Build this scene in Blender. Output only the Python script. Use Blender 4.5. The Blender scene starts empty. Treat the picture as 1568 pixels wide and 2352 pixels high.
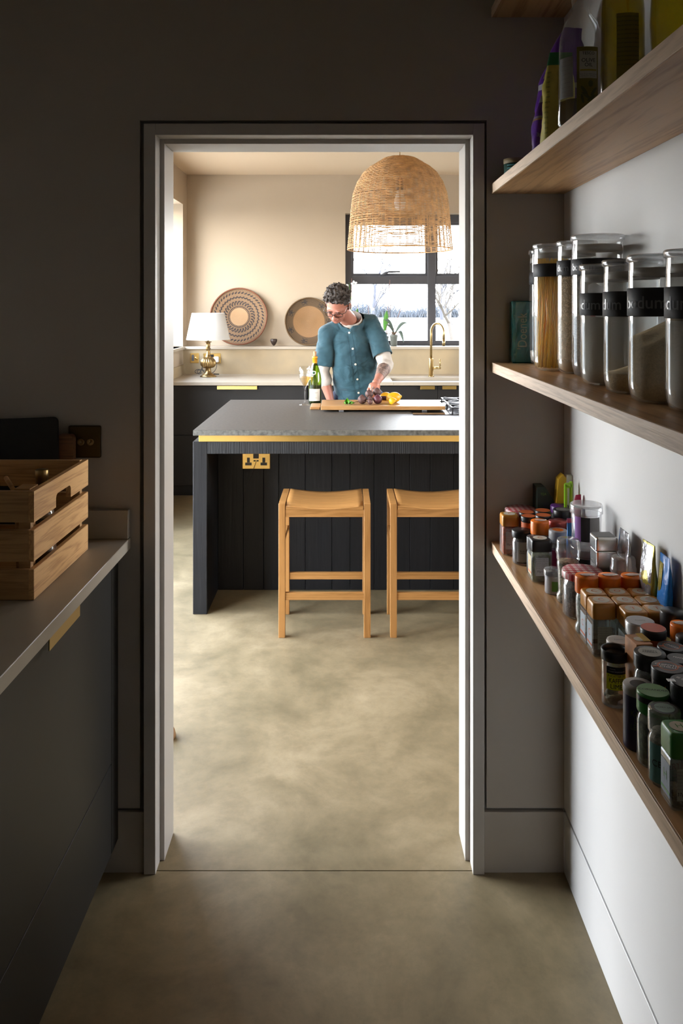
import bpy, bmesh, math, random
from mathutils import Vector, Matrix, Euler, noise
from mathutils.bvhtree import BVHTree
PI = math.pi
random.seed(7)
sc = bpy.context.scene
COL = sc.collection

# ------------------------------------------------------------------ camera, world, light, exposure
F = 1830.0; CX = 790.0; HY = 706.0; CAMZ = 1.55
cam = bpy.data.objects.new('camera', bpy.data.cameras.new('camera'))
COL.objects.link(cam)
cam.location = (0, 0, CAMZ); cam.rotation_euler = (PI / 2, 0, 0)
cam.data.sensor_width = 36; cam.data.sensor_fit = 'AUTO'
cam.data.lens = F / 2352 * 36
cam.data.shift_x = (784 - CX) / 2352; cam.data.shift_y = -(1176 - HY) / 2352
cam.data.clip_start = 0.02; cam.data.clip_end = 300
sc.camera = cam
sc.view_settings.view_transform = 'Standard'; sc.view_settings.look = 'None'
sc.view_settings.gamma = 1; sc.view_settings.use_curve_mapping = False
sc.view_settings.exposure = 1.0
sc.cycles.use_denoising = True
sc.cycles.max_bounces = 14; sc.cycles.diffuse_bounces = 8; sc.cycles.glossy_bounces = 5
sc.cycles.transmission_bounces = 8; sc.cycles.transparent_max_bounces = 24
sc.cycles.sample_clamp_indirect = 8.0
sc.cycles.caustics_reflective = False; sc.cycles.caustics_refractive = False

world = bpy.data.worlds.new('sky'); sc.world = world; world.use_nodes = True
wn = world.node_tree.nodes; wl = world.node_tree.links
bg = wn['Background']
tc = wn.new('ShaderNodeTexCoord'); sx = wn.new('ShaderNodeSeparateXYZ'); rp = wn.new('ShaderNodeValToRGB')
wl.new(tc.outputs['Generated'], sx.inputs[0]); wl.new(sx.outputs['Z'], rp.inputs[0]); wl.new(rp.outputs[0], bg.inputs['Color'])
rp.color_ramp.elements[0].color = (1.0, 0.98, 0.95, 1); rp.color_ramp.elements[1].color = (0.42, 0.58, 0.88, 1)
bg.inputs['Strength'].default_value = 17.0

def portal(name, loc, rot, w, h):
    L = bpy.data.lights.new(name, 'AREA'); L.shape = 'RECTANGLE'; L.size = w; L.size_y = h
    o = bpy.data.objects.new(name, L); COL.objects.link(o); o.location = loc; o.rotation_euler = rot
    L.cycles.is_portal = True
    return o
portal('daylight_portal_glazed_door', (-1.60, 3.95, 1.06), (0, -PI / 2, 0), 2.12, 2.9)
portal('daylight_portal_side_window', (-1.75, 6.45, 1.84), (0, -PI / 2, 0), 1.3, 1.6)
portal('daylight_portal_east_window', (3.75, 4.0, 1.6), (0, PI / 2, 0), 1.4, 2.0)
portal('daylight_portal_back_window', (1.06, 7.70, 1.82), (-PI / 2, 0, 0), 2.1, 1.24)
def arealight(name, loc, rot, w, h, power, col):
    L = bpy.data.lights.new(name, 'AREA'); L.shape = 'RECTANGLE'; L.size = w; L.size_y = h
    L.energy = power; L.color = col
    o = bpy.data.objects.new(name, L); COL.objects.link(o); o.location = loc; o.rotation_euler = rot
    return o

# ------------------------------------------------------------------ materials
def lin(c):
    c = c / 255.0
    return c / 12.92 if c <= 0.04045 else ((c + 0.055) / 1.055) ** 2.4
def rgb(r, g, b): return (lin(r), lin(g), lin(b), 1)
MATS = {}
def mat(name, col, rough=0.5, metal=0.0, noise_amt=0.0, noise_scale=8.0, bump=0.0, bump_scale=60.0, coat=0.0, sheen=0.0, trans=0.0, stretch=None, col2=None, emit=None):
    if name in MATS: return MATS[name]
    m = bpy.data.materials.new(name); m.use_nodes = True; MATS[name] = m
    nt = m.node_tree; b = nt.nodes['Principled BSDF']
    b.inputs['Base Color'].default_value = col; b.inputs['Roughness'].default_value = rough
    b.inputs['Metallic'].default_value = metal; b.inputs['Coat Weight'].default_value = coat
    b.inputs['Sheen Weight'].default_value = sheen; b.inputs['Transmission Weight'].default_value = trans
    if noise_amt or bump or col2:
        t = nt.nodes.new('ShaderNodeTexCoord'); mp = nt.nodes.new('ShaderNodeMapping')
        nt.links.new(t.outputs['Object'], mp.inputs[0])
        if stretch: mp.inputs['Scale'].default_value = stretch
        if noise_amt or col2:
            n = nt.nodes.new('ShaderNodeTexNoise'); n.inputs['Scale'].default_value = noise_scale; n.inputs['Detail'].default_value = 6
            nt.links.new(mp.outputs[0], n.inputs['Vector'])
            r = nt.nodes.new('ShaderNodeValToRGB'); nt.links.new(n.outputs['Fac'], r.inputs[0])
            k = noise_amt
            r.color_ramp.elements[0].position = 0.3; r.color_ramp.elements[1].position = 0.7
            r.color_ramp.elements[0].color = tuple(c * (1 - k) for c in col[:3]) + (1,)
            r.color_ramp.elements[1].color = col2 if col2 else tuple(min(1, c * (1 + k)) for c in col[:3]) + (1,)
            nt.links.new(r.outputs[0], b.inputs['Base Color'])
        if bump:
            n2 = nt.nodes.new('ShaderNodeTexNoise'); n2.inputs['Scale'].default_value = bump_scale; n2.inputs['Detail'].default_value = 4
            nt.links.new(mp.outputs[0], n2.inputs['Vector'])
            bp = nt.nodes.new('ShaderNodeBump'); bp.inputs['Strength'].default_value = bump; bp.inputs['Distance'].default_value = 0.004
            nt.links.new(n2.outputs['Fac'], bp.inputs['Height']); nt.links.new(bp.outputs[0], b.inputs['Normal'])
    return m

def wood(name, c1, c2, axis='Y', scale=6.0, rough=0.45, bump=0.15, dark=None):
    """oak: stretched noise along the grain axis plus fine pores"""
    if name in MATS: return MATS[name]
    m = bpy.data.materials.new(name); m.use_nodes = True; MATS[name] = m
    nt = m.node_tree; N = nt.nodes.new; K = nt.links.new; b = nt.nodes['Principled BSDF']
    t = N('ShaderNodeTexCoord'); mp = N('ShaderNodeMapping'); K(t.outputs['Object'], mp.inputs[0])
    s = {'X': (0.09, 1.5, 1.5), 'Y': (1.5, 0.09, 1.5), 'Z': (1.5, 1.5, 0.09)}[axis]
    mp.inputs['Scale'].default_value = s
    n = N('ShaderNodeTexNoise'); n.inputs['Scale'].default_value = scale; n.inputs['Detail'].default_value = 3; n.inputs['Distortion'].default_value = 1.2
    K(mp.outputs[0], n.inputs['Vector'])
    mul = N('ShaderNodeMath'); mul.operation = 'MULTIPLY'; mul.inputs[1].default_value = 14; K(n.outputs['Fac'], mul.inputs[0])
    fr = N('ShaderNodeMath'); fr.operation = 'PINGPONG'; fr.inputs[1].default_value = 1.0; K(mul.outputs[0], fr.inputs[0])
    n2 = N('ShaderNodeTexNoise'); n2.inputs['Scale'].default_value = scale * 20; n2.inputs['Detail'].default_value = 5
    K(mp.outputs[0], n2.inputs['Vector'])
    mx = N('ShaderNodeMath'); mx.operation = 'MULTIPLY_ADD'; mx.inputs[1].default_value = 0.55; K(fr.outputs[0], mx.inputs[0]); K(n2.outputs['Fac'], mx.inputs[2])
    r = N('ShaderNodeValToRGB'); K(mx.outputs[0], r.inputs[0])
    r.color_ramp.elements[0].position = 0.42; r.color_ramp.elements[1].position = 0.88
    r.color_ramp.elements[0].color = c2; r.color_ramp.elements[1].color = c1
    K(r.outputs[0], b.inputs['Base Color']); b.inputs['Roughness'].default_value = rough
    bp = N('ShaderNodeBump'); bp.inputs['Strength'].default_value = bump; bp.inputs['Distance'].default_value = 0.002
    K(mx.outputs[0], bp.inputs['Height']); K(bp.outputs[0], b.inputs['Normal'])
    return m

def glass(name, tint=(1, 1, 1, 1), refl=(1, 1, 1, 1), rough=0.02, ior=1.45, gain=1.0, haze=0.0, fac0=0.0):
    if name in MATS: return MATS[name]
    m = bpy.data.materials.new(name); m.use_nodes = True; MATS[name] = m
    nt = m.node_tree; nt.nodes.remove(nt.nodes['Principled BSDF']); out = nt.nodes['Material Output']
    N = nt.nodes.new; K = nt.links.new
    tr = N('ShaderNodeBsdfTransparent'); tr.inputs[0].default_value = tint
    gl = N('ShaderNodeBsdfGlossy'); gl.inputs['Color'].default_value = refl; gl.inputs['Roughness'].default_value = rough
    fr = N('ShaderNodeLayerWeight'); fr.inputs['Blend'].default_value = 0.5
    pw = N('ShaderNodeMath'); pw.operation = 'POWER'; pw.inputs[1].default_value = 3.5; K(fr.outputs['Facing'], pw.inputs[0])
    a = N('ShaderNodeMath'); a.operation = 'MULTIPLY_ADD'; a.inputs[1].default_value = 0.6 * gain; a.inputs[2].default_value = fac0 + 0.035; a.use_clamp = True
    K(pw.outputs[0], a.inputs[0])
    mx = N('ShaderNodeMixShader'); K(a.outputs[0], mx.inputs[0]); K(tr.outputs[0], mx.inputs[1]); K(gl.outputs[0], mx.inputs[2])
    last = mx
    if haze:  # share of pale diffuse mixed in, makes the glass paler and hazy
        df = N('ShaderNodeBsdfDiffuse'); df.inputs[0].default_value = (0.8, 0.8, 0.8, 1)
        m2 = N('ShaderNodeMixShader'); m2.inputs[0].default_value = haze; K(mx.outputs[0], m2.inputs[1]); K(df.outputs[0], m2.inputs[2]); last = m2
    K(last.outputs[0], out.inputs[0])
    return m

def concrete(name, c1, c2, c3, scale=1.1, rough=0.42, bump=0.05):
    m = bpy.data.materials.new(name); m.use_nodes = True; MATS[name] = m
    nt = m.node_tree; N = nt.nodes.new; K = nt.links.new; b = nt.nodes['Principled BSDF']
    t = N('ShaderNodeTexCoord')
    n = N('ShaderNodeTexNoise'); n.inputs['Scale'].default_value = scale * 2.3; n.inputs['Detail'].default_value = 10; n.inputs['Roughness'].default_value = 0.68; n.inputs['Distortion'].default_value = 0.5
    K(t.outputs['Object'], n.inputs['Vector'])
    r = N('ShaderNodeValToRGB'); K(n.outputs['Fac'], r.inputs[0])
    e = r.color_ramp.elements; e[0].position = 0.33; e[0].color = c1; e[1].position = 0.68; e[1].color = c2
    x = r.color_ramp.elements.new(0.52); x.color = c3
    n3 = N('ShaderNodeTexNoise'); n3.inputs['Scale'].default_value = scale * 14; n3.inputs['Detail'].default_value = 8; n3.inputs['Roughness'].default_value = 0.7
    K(t.outputs['Object'], n3.inputs['Vector'])
    r3 = N('ShaderNodeValToRGB'); K(n3.outputs['Fac'], r3.inputs[0])
    r3.color_ramp.elements[0].position = 0.28; r3.color_ramp.elements[0].color = (0.70, 0.69, 0.66, 1); r3.color_ramp.elements[1].position = 0.56; r3.color_ramp.elements[1].color = (1.05, 1.05, 1.05, 1)
    mx = N('ShaderNodeMix'); mx.data_type = 'RGBA'; mx.blend_type = 'MULTIPLY'; mx.inputs['Factor'].default_value = 0.7
    K(r.outputs[0], mx.inputs['A']); K(r3.outputs[0], mx.inputs['B']); K(mx.outputs['Result'], b.inputs['Base Color'])
    mr = N('ShaderNodeMapRange'); mr.inputs['To Min'].default_value = rough - 0.08; mr.inputs['To Max'].default_value = rough + 0.14
    K(n.outputs['Fac'], mr.inputs['Value']); K(mr.outputs[0], b.inputs['Roughness'])
    bp = N('ShaderNodeBump'); bp.inputs['Strength'].default_value = bump; bp.inputs['Distance'].default_value = 0.003
    K(n3.outputs['Fac'], bp.inputs['Height']); K(bp.outputs[0], b.inputs['Normal'])
    return m

PAINT_SHADED = mat('pantry_paint_shaded', (0.345, 0.305, 0.26, 1), 0.6, noise_amt=0.02, noise_scale=3, bump=0.03, bump_scale=180)  # doorway wall: shade and warm bounce put into the paint colour
PAINT_R = mat('pantry_side_paint', (0.585, 0.575, 0.56, 1), 0.5, noise_amt=0.02, noise_scale=3, bump=0.02, bump_scale=180)
PAINT_W = mat('white_ceiling_paint', (0.70, 0.68, 0.64, 1), 0.6)
FRAME = mat('satin_frame_paint', (0.42, 0.39, 0.355, 1), 0.42)
CREAM = mat('cream_plaster', (0.45, 0.36, 0.26, 1), 0.85, noise_amt=0.02, noise_scale=2, bump=0.03, bump_scale=120)
CEIL = mat('ceiling_paint', (0.57, 0.43, 0.285, 1), 0.9)
FLOOR = concrete('polished_concrete', (0.130, 0.102, 0.054, 1), (0.265, 0.205, 0.118, 1), (0.195, 0.149, 0.081, 1))
OAK = wood('shelf_oak', (0.56, 0.33, 0.155, 1), (0.37, 0.195, 0.08, 1), 'Y', 5.0, 0.42)
OAKEDGE = wood('shelf_oak_edge', (0.74, 0.55, 0.39, 1), (0.55, 0.39, 0.26, 1), 'Y', 9.0, 0.5)
CRATEX = wood('crate_oak_side', (0.66, 0.38, 0.155, 1), (0.46, 0.235, 0.085, 1), 'Y', 9.0, 0.55)
CRATE_SHADED = wood('crate_oak_shaded', (0.50, 0.29, 0.12, 1), (0.34, 0.18, 0.065, 1), 'X', 9.0, 0.55)  # darker copy of the side oak, shade of the front put into colour
STOOL = wood('stool_beech', (0.36, 0.175, 0.052, 1), (0.26, 0.118, 0.03, 1), 'Z', 8.0, 0.42, 0.06)
STOOLX = wood('stool_beech_rail', (0.38, 0.187, 0.057, 1), (0.27, 0.125, 0.032, 1), 'X', 8.0, 0.42, 0.06)
BOARD = wood('board_oak', (0.42, 0.225, 0.085, 1), (0.30, 0.145, 0.05, 1), 'X', 9.0, 0.4, 0.06)
BRASS = mat('brushed_brass', (0.72, 0.50, 0.17, 1), 0.34, 1.0, bump=0.03, bump_scale=300)
BRASSD = mat('aged_brass', (0.30, 0.20, 0.085, 1), 0.36, 1.0, noise_amt=0.3, noise_scale=20)
BRASSP = mat('polished_brass_tap', (0.50, 0.36, 0.16, 1), 0.28, 1.0)
BRONZE = mat('dark_bronze_plate', (0.10, 0.07, 0.03, 1), 0.4, 1.0)
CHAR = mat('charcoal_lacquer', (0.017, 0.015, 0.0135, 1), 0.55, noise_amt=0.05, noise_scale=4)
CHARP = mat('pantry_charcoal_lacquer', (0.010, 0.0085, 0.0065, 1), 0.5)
BLACKWOOD = mat('black_stained_timber', (0.0052, 0.0055, 0.0068, 1), 0.6, noise_amt=0.3, noise_scale=10, bump=0.6, bump_scale=30, stretch=(1, 1, 0.06))
SAWN = mat('sawn_black_timber', (0.012, 0.013, 0.015, 1), 0.6, noise_amt=0.25, noise_scale=20, bump=1.0, bump_scale=45, stretch=(4, 1, 0.1))
STONE = mat('dark_grey_stone', (0.062, 0.056, 0.048, 1), 0.5, noise_amt=0.25, noise_scale=60, bump=0.12, bump_scale=90)
STONEEDGE = mat('flamed_stone_edge', (0.10, 0.10, 0.09, 1), 0.7, noise_amt=0.5, noise_scale=50, bump=0.5, bump_scale=80)
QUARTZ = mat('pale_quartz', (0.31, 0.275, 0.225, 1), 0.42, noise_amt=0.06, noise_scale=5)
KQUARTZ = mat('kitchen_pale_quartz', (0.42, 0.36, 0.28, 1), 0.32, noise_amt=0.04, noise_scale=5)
SPLASH = mat('stone_splashback', (0.34, 0.275, 0.18, 1), 0.5, noise_amt=0.1, noise_scale=3.5, col2=(0.42, 0.32, 0.19, 1))
WINFR = mat('hazed_anthracite_frame', (0.06, 0.06, 0.068, 1), 0.4)  # dark grey frame, lifted to paint in haze at the bright window
PANE = glass('window_glass', (0.97, 0.98, 0.98, 1), rough=0.0, gain=0.8)
JARGLASS = glass('jar_glass', (0.97, 0.98, 0.975, 1), rough=0.04, gain=1.5, fac0=0.03, haze=0.07)
BOTGLASS = glass('clear_bottle_glass', (0.97, 0.98, 0.97, 1), rough=0.03, gain=1.2, fac0=0.01, haze=0.01)
CLEARP = glass('clear_plastic', (0.93, 0.94, 0.95, 1), rough=0.12, gain=1.8, fac0=0.06, haze=0.14)
FROSTP = mat('frosted_plastic', (0.70, 0.70, 0.71, 1), 0.35, trans=0.0)
BLACKP = mat('black_plastic', (0.012, 0.012, 0.013, 1), 0.35)
GREYP = mat('dull_grey_plastic', (0.10, 0.10, 0.105, 1), 0.5)
RUBBER = mat('black_rubber_band', (0.014, 0.014, 0.016, 1), 0.6)
RUBBER_GLINT = mat('rubber_lettering_glint', (0.16, 0.16, 0.17, 1), 0.25)  # black rubber made paler to paint glints on the raised letters
WHITE = mat('white_paper', (0.72, 0.70, 0.67, 1), 0.7)
CREAMP = mat('cream_paper', (0.62, 0.58, 0.48, 1), 0.7)
INK = mat('black_ink', (0.02, 0.02, 0.02, 1), 0.7)
GREYINK = mat('grey_ink', (0.22, 0.22, 0.22, 1), 0.7)
ORANGE = mat('orange_plastic_lid', (0.75, 0.17, 0.012, 1), 0.32)
ORANGED = mat('burnt_orange_label', (0.55, 0.12, 0.03, 1), 0.5)
AMBER = mat('amber_plastic_cap', (0.50, 0.22, 0.03, 1), 0.30)
GREENL = mat('green_plastic_lid', (0.035, 0.20, 0.035, 1), 0.35)
GREENTOP = mat('pale_green_sticker', (0.16, 0.33, 0.13, 1), 0.5)
STEEL = mat('silver_metal', (0.62, 0.62, 0.62, 1), 0.25, 1.0)
PURPLE = mat('purple_foil', (0.085, 0.02, 0.21, 1), 0.28, noise_amt=0.2, noise_scale=20, bump=0.5, bump_scale=25)

STONE.node_tree.nodes['Principled BSDF'].inputs['Specular IOR Level'].default_value = .26
for q_ in (BLACKWOOD, SAWN, CHAR, CHARP): q_.node_tree.nodes['Principled BSDF'].inputs['Specular IOR Level'].default_value = .3
# ------------------------------------------------------------------ mesh helpers
def at(px, py, Y): return Vector(((px - CX) * Y / F, Y, CAMZ - (py - HY) * Y / F))
class MB:
    def __init__(s): s.bm = bmesh.new()
    def box(s, x0, x1, y0, y1, z0, z1, bev=0.0, M=None, seg=1):
        t = bmesh.new()
        vs = [t.verts.new((x, y, z)) for x in (x0, x1) for y in (y0, y1) for z in (z0, z1)]
        for f in ((0, 1, 3, 2), (4, 6, 7, 5), (0, 4, 5, 1), (2, 3, 7, 6), (0, 2, 6, 4), (1, 5, 7, 3)):
            t.faces.new([vs[i] for i in f])
        bmesh.ops.recalc_face_normals(t, faces=t.faces)
        if bev: bmesh.ops.bevel(t, geom=list(t.edges), offset=bev, segments=seg, affect='EDGES', profile=0.5)
        s._merge(t, M); return s
    def _merge(s, t, M=None):
        if M is not None: bmesh.ops.transform(t, matrix=M, verts=t.verts)
        base = {}
        for v in t.verts: base[v.index if False else v] = s.bm.verts.new(v.co)
        for f in t.faces:
            try: nf = s.bm.faces.new([base[v] for v in f.verts]); nf.smooth = f.smooth
            except ValueError: pass
        t.free()
    def lathe(s, prof, n=32, M=None, mod=None, smooth=True, cap=True):
        t = bmesh.new(); rings = []
        for (r, z) in prof:
            ring = []
            for i in range(n):
                a = 2 * PI * i / n; rr = r * (mod(a, z) if mod else 1)
                ring.append(t.verts.new((rr * math.cos(a), rr * math.sin(a), z)))
            rings.append(ring)
        for a, b in zip(rings, rings[1:]):
            for i in range(n):
                f = t.faces.new((a[i], a[(i + 1) % n], b[(i + 1) % n], b[i])); f.smooth = smooth
        if cap:
            if prof[0][0] > 1e-5: t.faces.new(list(reversed(rings[0])))
            if prof[-1][0] > 1e-5: t.faces.new(rings[-1])
        s._merge(t, M); return s
    def tube(s, pts, r, n=8, closed=False, cap=True):
        pts = [Vector(p) for p in pts]; k = len(pts); t = bmesh.new(); rings = []
        rs = r if isinstance(r, (list, tuple)) else [r] * k
        up = None
        for i, p in enumerate(pts):
            if closed: d = pts[(i + 1) % k] - pts[i - 1]
            else: d = pts[min(i + 1, k - 1)] - pts[max(i - 1, 0)]
            if d.length < 1e-9: d = Vector((0, 0, 1))
            d.normalize()
            if up is None: up = d.orthogonal().normalized()
            up = (up - d * up.dot(d)); up = up.normalized() if up.length > 1e-6 else d.orthogonal().normalized()
            w = d.cross(up)
            rings.append([t.verts.new(p + (up * math.cos(2 * PI * j / n) + w * math.sin(2 * PI * j / n)) * rs[i]) for j in range(n)])
        m = k if closed else k - 1
        for i in range(m):
            a, b = rings[i], rings[(i + 1) % k]
            for j in range(n):
                f = t.faces.new((a[j], a[(j + 1) % n], b[(j + 1) % n], b[j])); f.smooth = True
        if cap and not closed:
            t.faces.new(list(reversed(rings[0]))); t.faces.new(rings[-1])
        s._merge(t); return s
    def ball(s, c, r, rot=None, sub=3):
        t = bmesh.new(); bmesh.ops.create_icosphere(t, subdivisions=sub, radius=1)
        r = (r, r, r) if isinstance(r, (int, float)) else r
        M = Matrix.Translation(Vector(c)) @ ((Euler(rot).to_matrix().to_4x4()) if rot else Matrix()) @ Matrix.Diagonal((*r, 1))
        for f in t.faces: f.smooth = True
        s._merge(t, M); return s
    def chain(s, pts, sub=2, step=0.012):
        """overlapping spheres between (point, radius) pairs; radius may be a triple"""
        T = lambda r: Vector((r, r, r)) if isinstance(r, (int, float)) else Vector(r)
        for (p, r), (q, u) in zip(pts, pts[1:]):
            p, q, r, u = Vector(p), Vector(q), T(r), T(u)
            n = max(2, int((q - p).length / step) + 1)
            for i in range(n + 1):
                f = i / n; s.ball(p.lerp(q, f), tuple(r.lerp(u, f)), sub=sub)
        return s
    def poly(s, pts, z0, z1, M=None):
        t = bmesh.new(); a = [t.verts.new((x, y, z0)) for x, y in pts]; b = [t.verts.new((x, y, z1)) for x, y in pts]
        n = len(pts)
        t.faces.new(list(reversed(a))); t.faces.new(b)
        for i in range(n): t.faces.new((a[i], a[(i + 1) % n], b[(i + 1) % n], b[i]))
        bmesh.ops.recalc_face_normals(t, faces=t.faces)
        s._merge(t, M); return s
    def grid(s, fn, nu, nv, thick=0.0):
        t = bmesh.new(); V = [[t.verts.new(fn(i / nu, j / nv)) for j in range(nv + 1)] for i in range(nu + 1)]
        for i in range(nu):
            for j in range(nv):
                f = t.faces.new((V[i][j], V[i + 1][j], V[i + 1][j + 1], V[i][j + 1])); f.smooth = True
        if thick:
            bmesh.ops.solidify(t, geom=list(t.faces), thickness=thick)
        s._merge(t); return s
    def build(s, name, m, parent=None, kind=None, label=None, smooth_angle=None):
        me = bpy.data.meshes.new(name); s.bm.to_mesh(me); s.bm.free()
        o = bpy.data.objects.new(name, me); COL.objects.link(o)
        if m: me.materials.append(m)
        if parent is not None:
            o.parent = parent
        if kind: o['kind'] = kind
        if label: o['label'] = label
        return o
def tag(o, label, cat, group=None):
    o['label'] = label; o['category'] = cat
    if group: o['group'] = group
    return o
def thing(name, label, cat, loc=(0, 0, 0), rz=0, group=None):
    o = bpy.data.objects.new(name, None); COL.objects.link(o); o.empty_display_size = 0.05
    o.location = loc; o.rotation_euler = (0, 0, rz)
    return tag(o, label, cat, group)
def struct(o):
    o['kind'] = 'structure'; return o
def copy_tree(o, parent=None):
    c = o.copy(); COL.objects.link(c); c.parent = parent
    for ch in o.children: copy_tree(ch, c)
    return c
def box(name, m, x0, x1, y0, y1, z0, z1, parent=None, bev=0.002, **k):
    return MB().box(min(x0, x1), max(x0, x1), min(y0, y1), max(y0, y1), z0, z1, bev).build(name, m, parent, **k)
def bake(mb, name, m, voxel, smooth=6, parent=None, noise_amp=0.0, noise_scale=10.0, fac=0.5):
    """fuse overlapping solids into one continuous surface"""
    o = mb.build(name, None)
    r = o.modifiers.new('r', 'REMESH'); r.mode = 'VOXEL'; r.voxel_size = voxel; r.use_smooth_shade = True
    if smooth:
        s = o.modifiers.new('s', 'SMOOTH'); s.factor = fac; s.iterations = smooth
    dg = bpy.context.evaluated_depsgraph_get(); dg.update()
    me = bpy.data.meshes.new_from_object(o.evaluated_get(dg))
    bpy.data.objects.remove(o, do_unlink=True)
    if noise_amp:
        me.update()
        for v, nn in zip(me.vertices, [v.normal.copy() for v in me.vertices]):
            p = v.co * noise_scale
            v.co += nn * noise_amp * (noise.fractal(Vector((p.x, p.y, p.z)), 1.0, 2.0, 3))
    for p in me.polygons: p.use_smooth = True
    me.name = name; o = bpy.data.objects.new(name, me); COL.objects.link(o)
    me.materials.clear(); me.materials.append(m)
    if parent is not None: o.parent = parent
    return o

_tc = {}
def text_geo(s, size, bold=0.0):
    key = (s, size, bold)
    if key in _tc: return _tc[key]
    cu = bpy.data.curves.new('t', 'FONT'); cu.body = s; cu.size = size; cu.align_x = 'CENTER'; cu.align_y = 'CENTER'; cu.offset = bold * size * 4; cu.resolution_u = 3
    cu.space_line = 0.85
    o = bpy.data.objects.new('t', cu); COL.objects.link(o)
    dg = bpy.context.evaluated_depsgraph_get(); dg.update()
    me = bpy.data.meshes.new_from_object(o.evaluated_get(dg))
    V = [tuple(v.co) for v in me.vertices]; P = [tuple(p.vertices) for p in me.polygons]
    bpy.data.objects.remove(o, do_unlink=True); bpy.data.meshes.remove(me); bpy.data.curves.remove(cu)
    _tc[key] = (V, P); return V, P
def text(name, s, size, fn, m, parent, bold=0.0, sx=1.0, thick=0.0):
    V, P = text_geo(s, size, bold)
    bm = bmesh.new(); vs = [bm.verts.new(fn(x * sx, y)) for x, y, z in V]
    for p in P:
        try: bm.faces.new([vs[i] for i in p])
        except ValueError: pass
    mb = MB(); mb.bm.free(); mb.bm = bm
    return mb.build(name, m, parent)
def onplane(o, u, v):
    o, u, v = Vector(o), Vector(u).normalized(), Vector(v).normalized()
    return lambda x, y: o + u * x + v * y
def oncyl(r, phi, z0):
    return lambda x, y: Vector((r * math.cos(phi + x / r), r * math.sin(phi + x / r), z0 + y))
def patch(name, r, phi, w, z0, z1, m, parent, thick=0.0006, n=14):
    """curved label on a cylinder around the parent's axis"""
    t = MB(); h = w / 2
    bm = t.bm; A = []
    for i in range(n + 1):
        a = phi + (-h + w * i / n) / r
        A.append((bm.verts.new((r * math.cos(a), r * math.sin(a), z0)), bm.verts.new((r * math.cos(a), r * math.sin(a), z1))))
    for (a, b), (c, d) in zip(A, A[1:]):
        f = bm.faces.new((a, c, d, b)); f.smooth = True
    return t.build(name, m, parent)

exec_later = []
# ================================================================== STRUCTURE
W = 2.184           # pantry face of the doorway wall
KX0, KX1, KY0, KY1, CZ = -1.47, 3.4, 2.348, 7.45, 2.79
PX0, PX1, PY0 = -1.19, 0.603, -1.1
# floors: the two slabs meet at the threshold joint
struct(box('floor', FLOOR, PX0 - .1, PX1 + .1, PY0 - .1, 2.1905, -0.12, 0, bev=0))
struct(box('floor_kitchen', FLOOR, KX0 - .4, KX1 + .1, 2.1935, KY1 + .4, -0.12, 0, bev=0))
struct(box('floor_joint', mat('joint_filler', (0.08, 0.07, 0.05, 1), 0.9), -0.56, 0.40, 2.1905, 2.1935, -0.1, -0.004, bev=0))
# doorway wall: core, plaster skins with a shadow gap round the frame, frame lining and stops
def wallpieces(mb, x0, x1, zt, y0, y1, zb=0.0, X0=PX0 - .1, X1=PX1 + .1, ZT=CZ):
    mb.box(X0, x0, y0, y1, zb, ZT); mb.box(x1, X1, y0, y1, zb, ZT); mb.box(x0, x1, y0, y1, zt, ZT)
mb = MB(); wallpieces(mb, -0.5475, 0.3835, 2.0525, W + .014, KY0, 0, KX0 - .1, KX1 + .1); struct(mb.build('wall_middle', mat('shadow_gap_core', (0.20, 0.19, 0.175, 1), 0.8)))
mb = MB(); wallpieces(mb, -0.5595, 0.3905, 2.0625, W, W + .0145, 0.1775); struct(mb.build('wall_front', PAINT_SHADED))
mb = MB(); wallpieces(mb, -0.5475, 0.3835, 2.0525, KY0 - .002, KY0 + .001, 0, KX0 - .1, KX1 + .1); struct(mb.build('wall_south', CREAM))
mb = MB().box(PX0, -0.5485, W, W + .0145, 0, .1665, .001); struct(mb.build('baseboard_front_left', PAINT_SHADED))
mb = MB().box(0.3845, PX1, W, W + .0145, 0, .1665, .001); struct(mb.build('baseboard_front_right', PAINT_SHADED))
yf = W - .007
mb = MB()
mb.box(-0.5475, -0.5155, yf, 2.232, 0, 2.0525, .0008); mb.box(0.352, 0.3835, yf, 2.232, 0, 2.0525, .0008); mb.box(-0.5155, 0.352, yf, 2.232, 2.021, 2.0525, .0008)
struct(mb.build('trim_1', FRAME))
mb = MB()
mb.box(-0.5475, -0.503, 2.232, KY0 + .002, 0, 2.0525, .0008); mb.box(0.3388, 0.3835, 2.232, KY0 + .002, 0, 2.0525, .0008); mb.box(-0.503, 0.3388, 2.232, KY0 + .002, 2.008, 2.0525, .0008)
struct(mb.build('trim_2', FRAME))
# pantry side and end walls
struct(box('wall_right', PAINT_R, PX1, PX1 + .012, PY0, W, .1775, CZ, bev=0))
struct(box('wall_right_core', mat('shadow_gap_core', (0.2, 0.19, 0.175, 1)), PX1 + .012, PX1 + .1, PY0, W, 0, CZ, bev=0))
struct(box('baseboard_right', PAINT_R, PX1, PX1 + .012, PY0, W, 0, .1665, bev=.001))
struct(box('wall_left', PAINT_W, PX0 - .1, PX0, PY0, W, 0, CZ, bev=0))
struct(box('wall_back', PAINT_W, PX0 - .1, PX1 + .1, PY0 - .1, PY0, 0, CZ, bev=0))
struct(box('ceiling', PAINT_W, PX0 - .1, PX1 + .1, PY0 - .1, W + .05, CZ, CZ + .1, bev=0))
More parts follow.
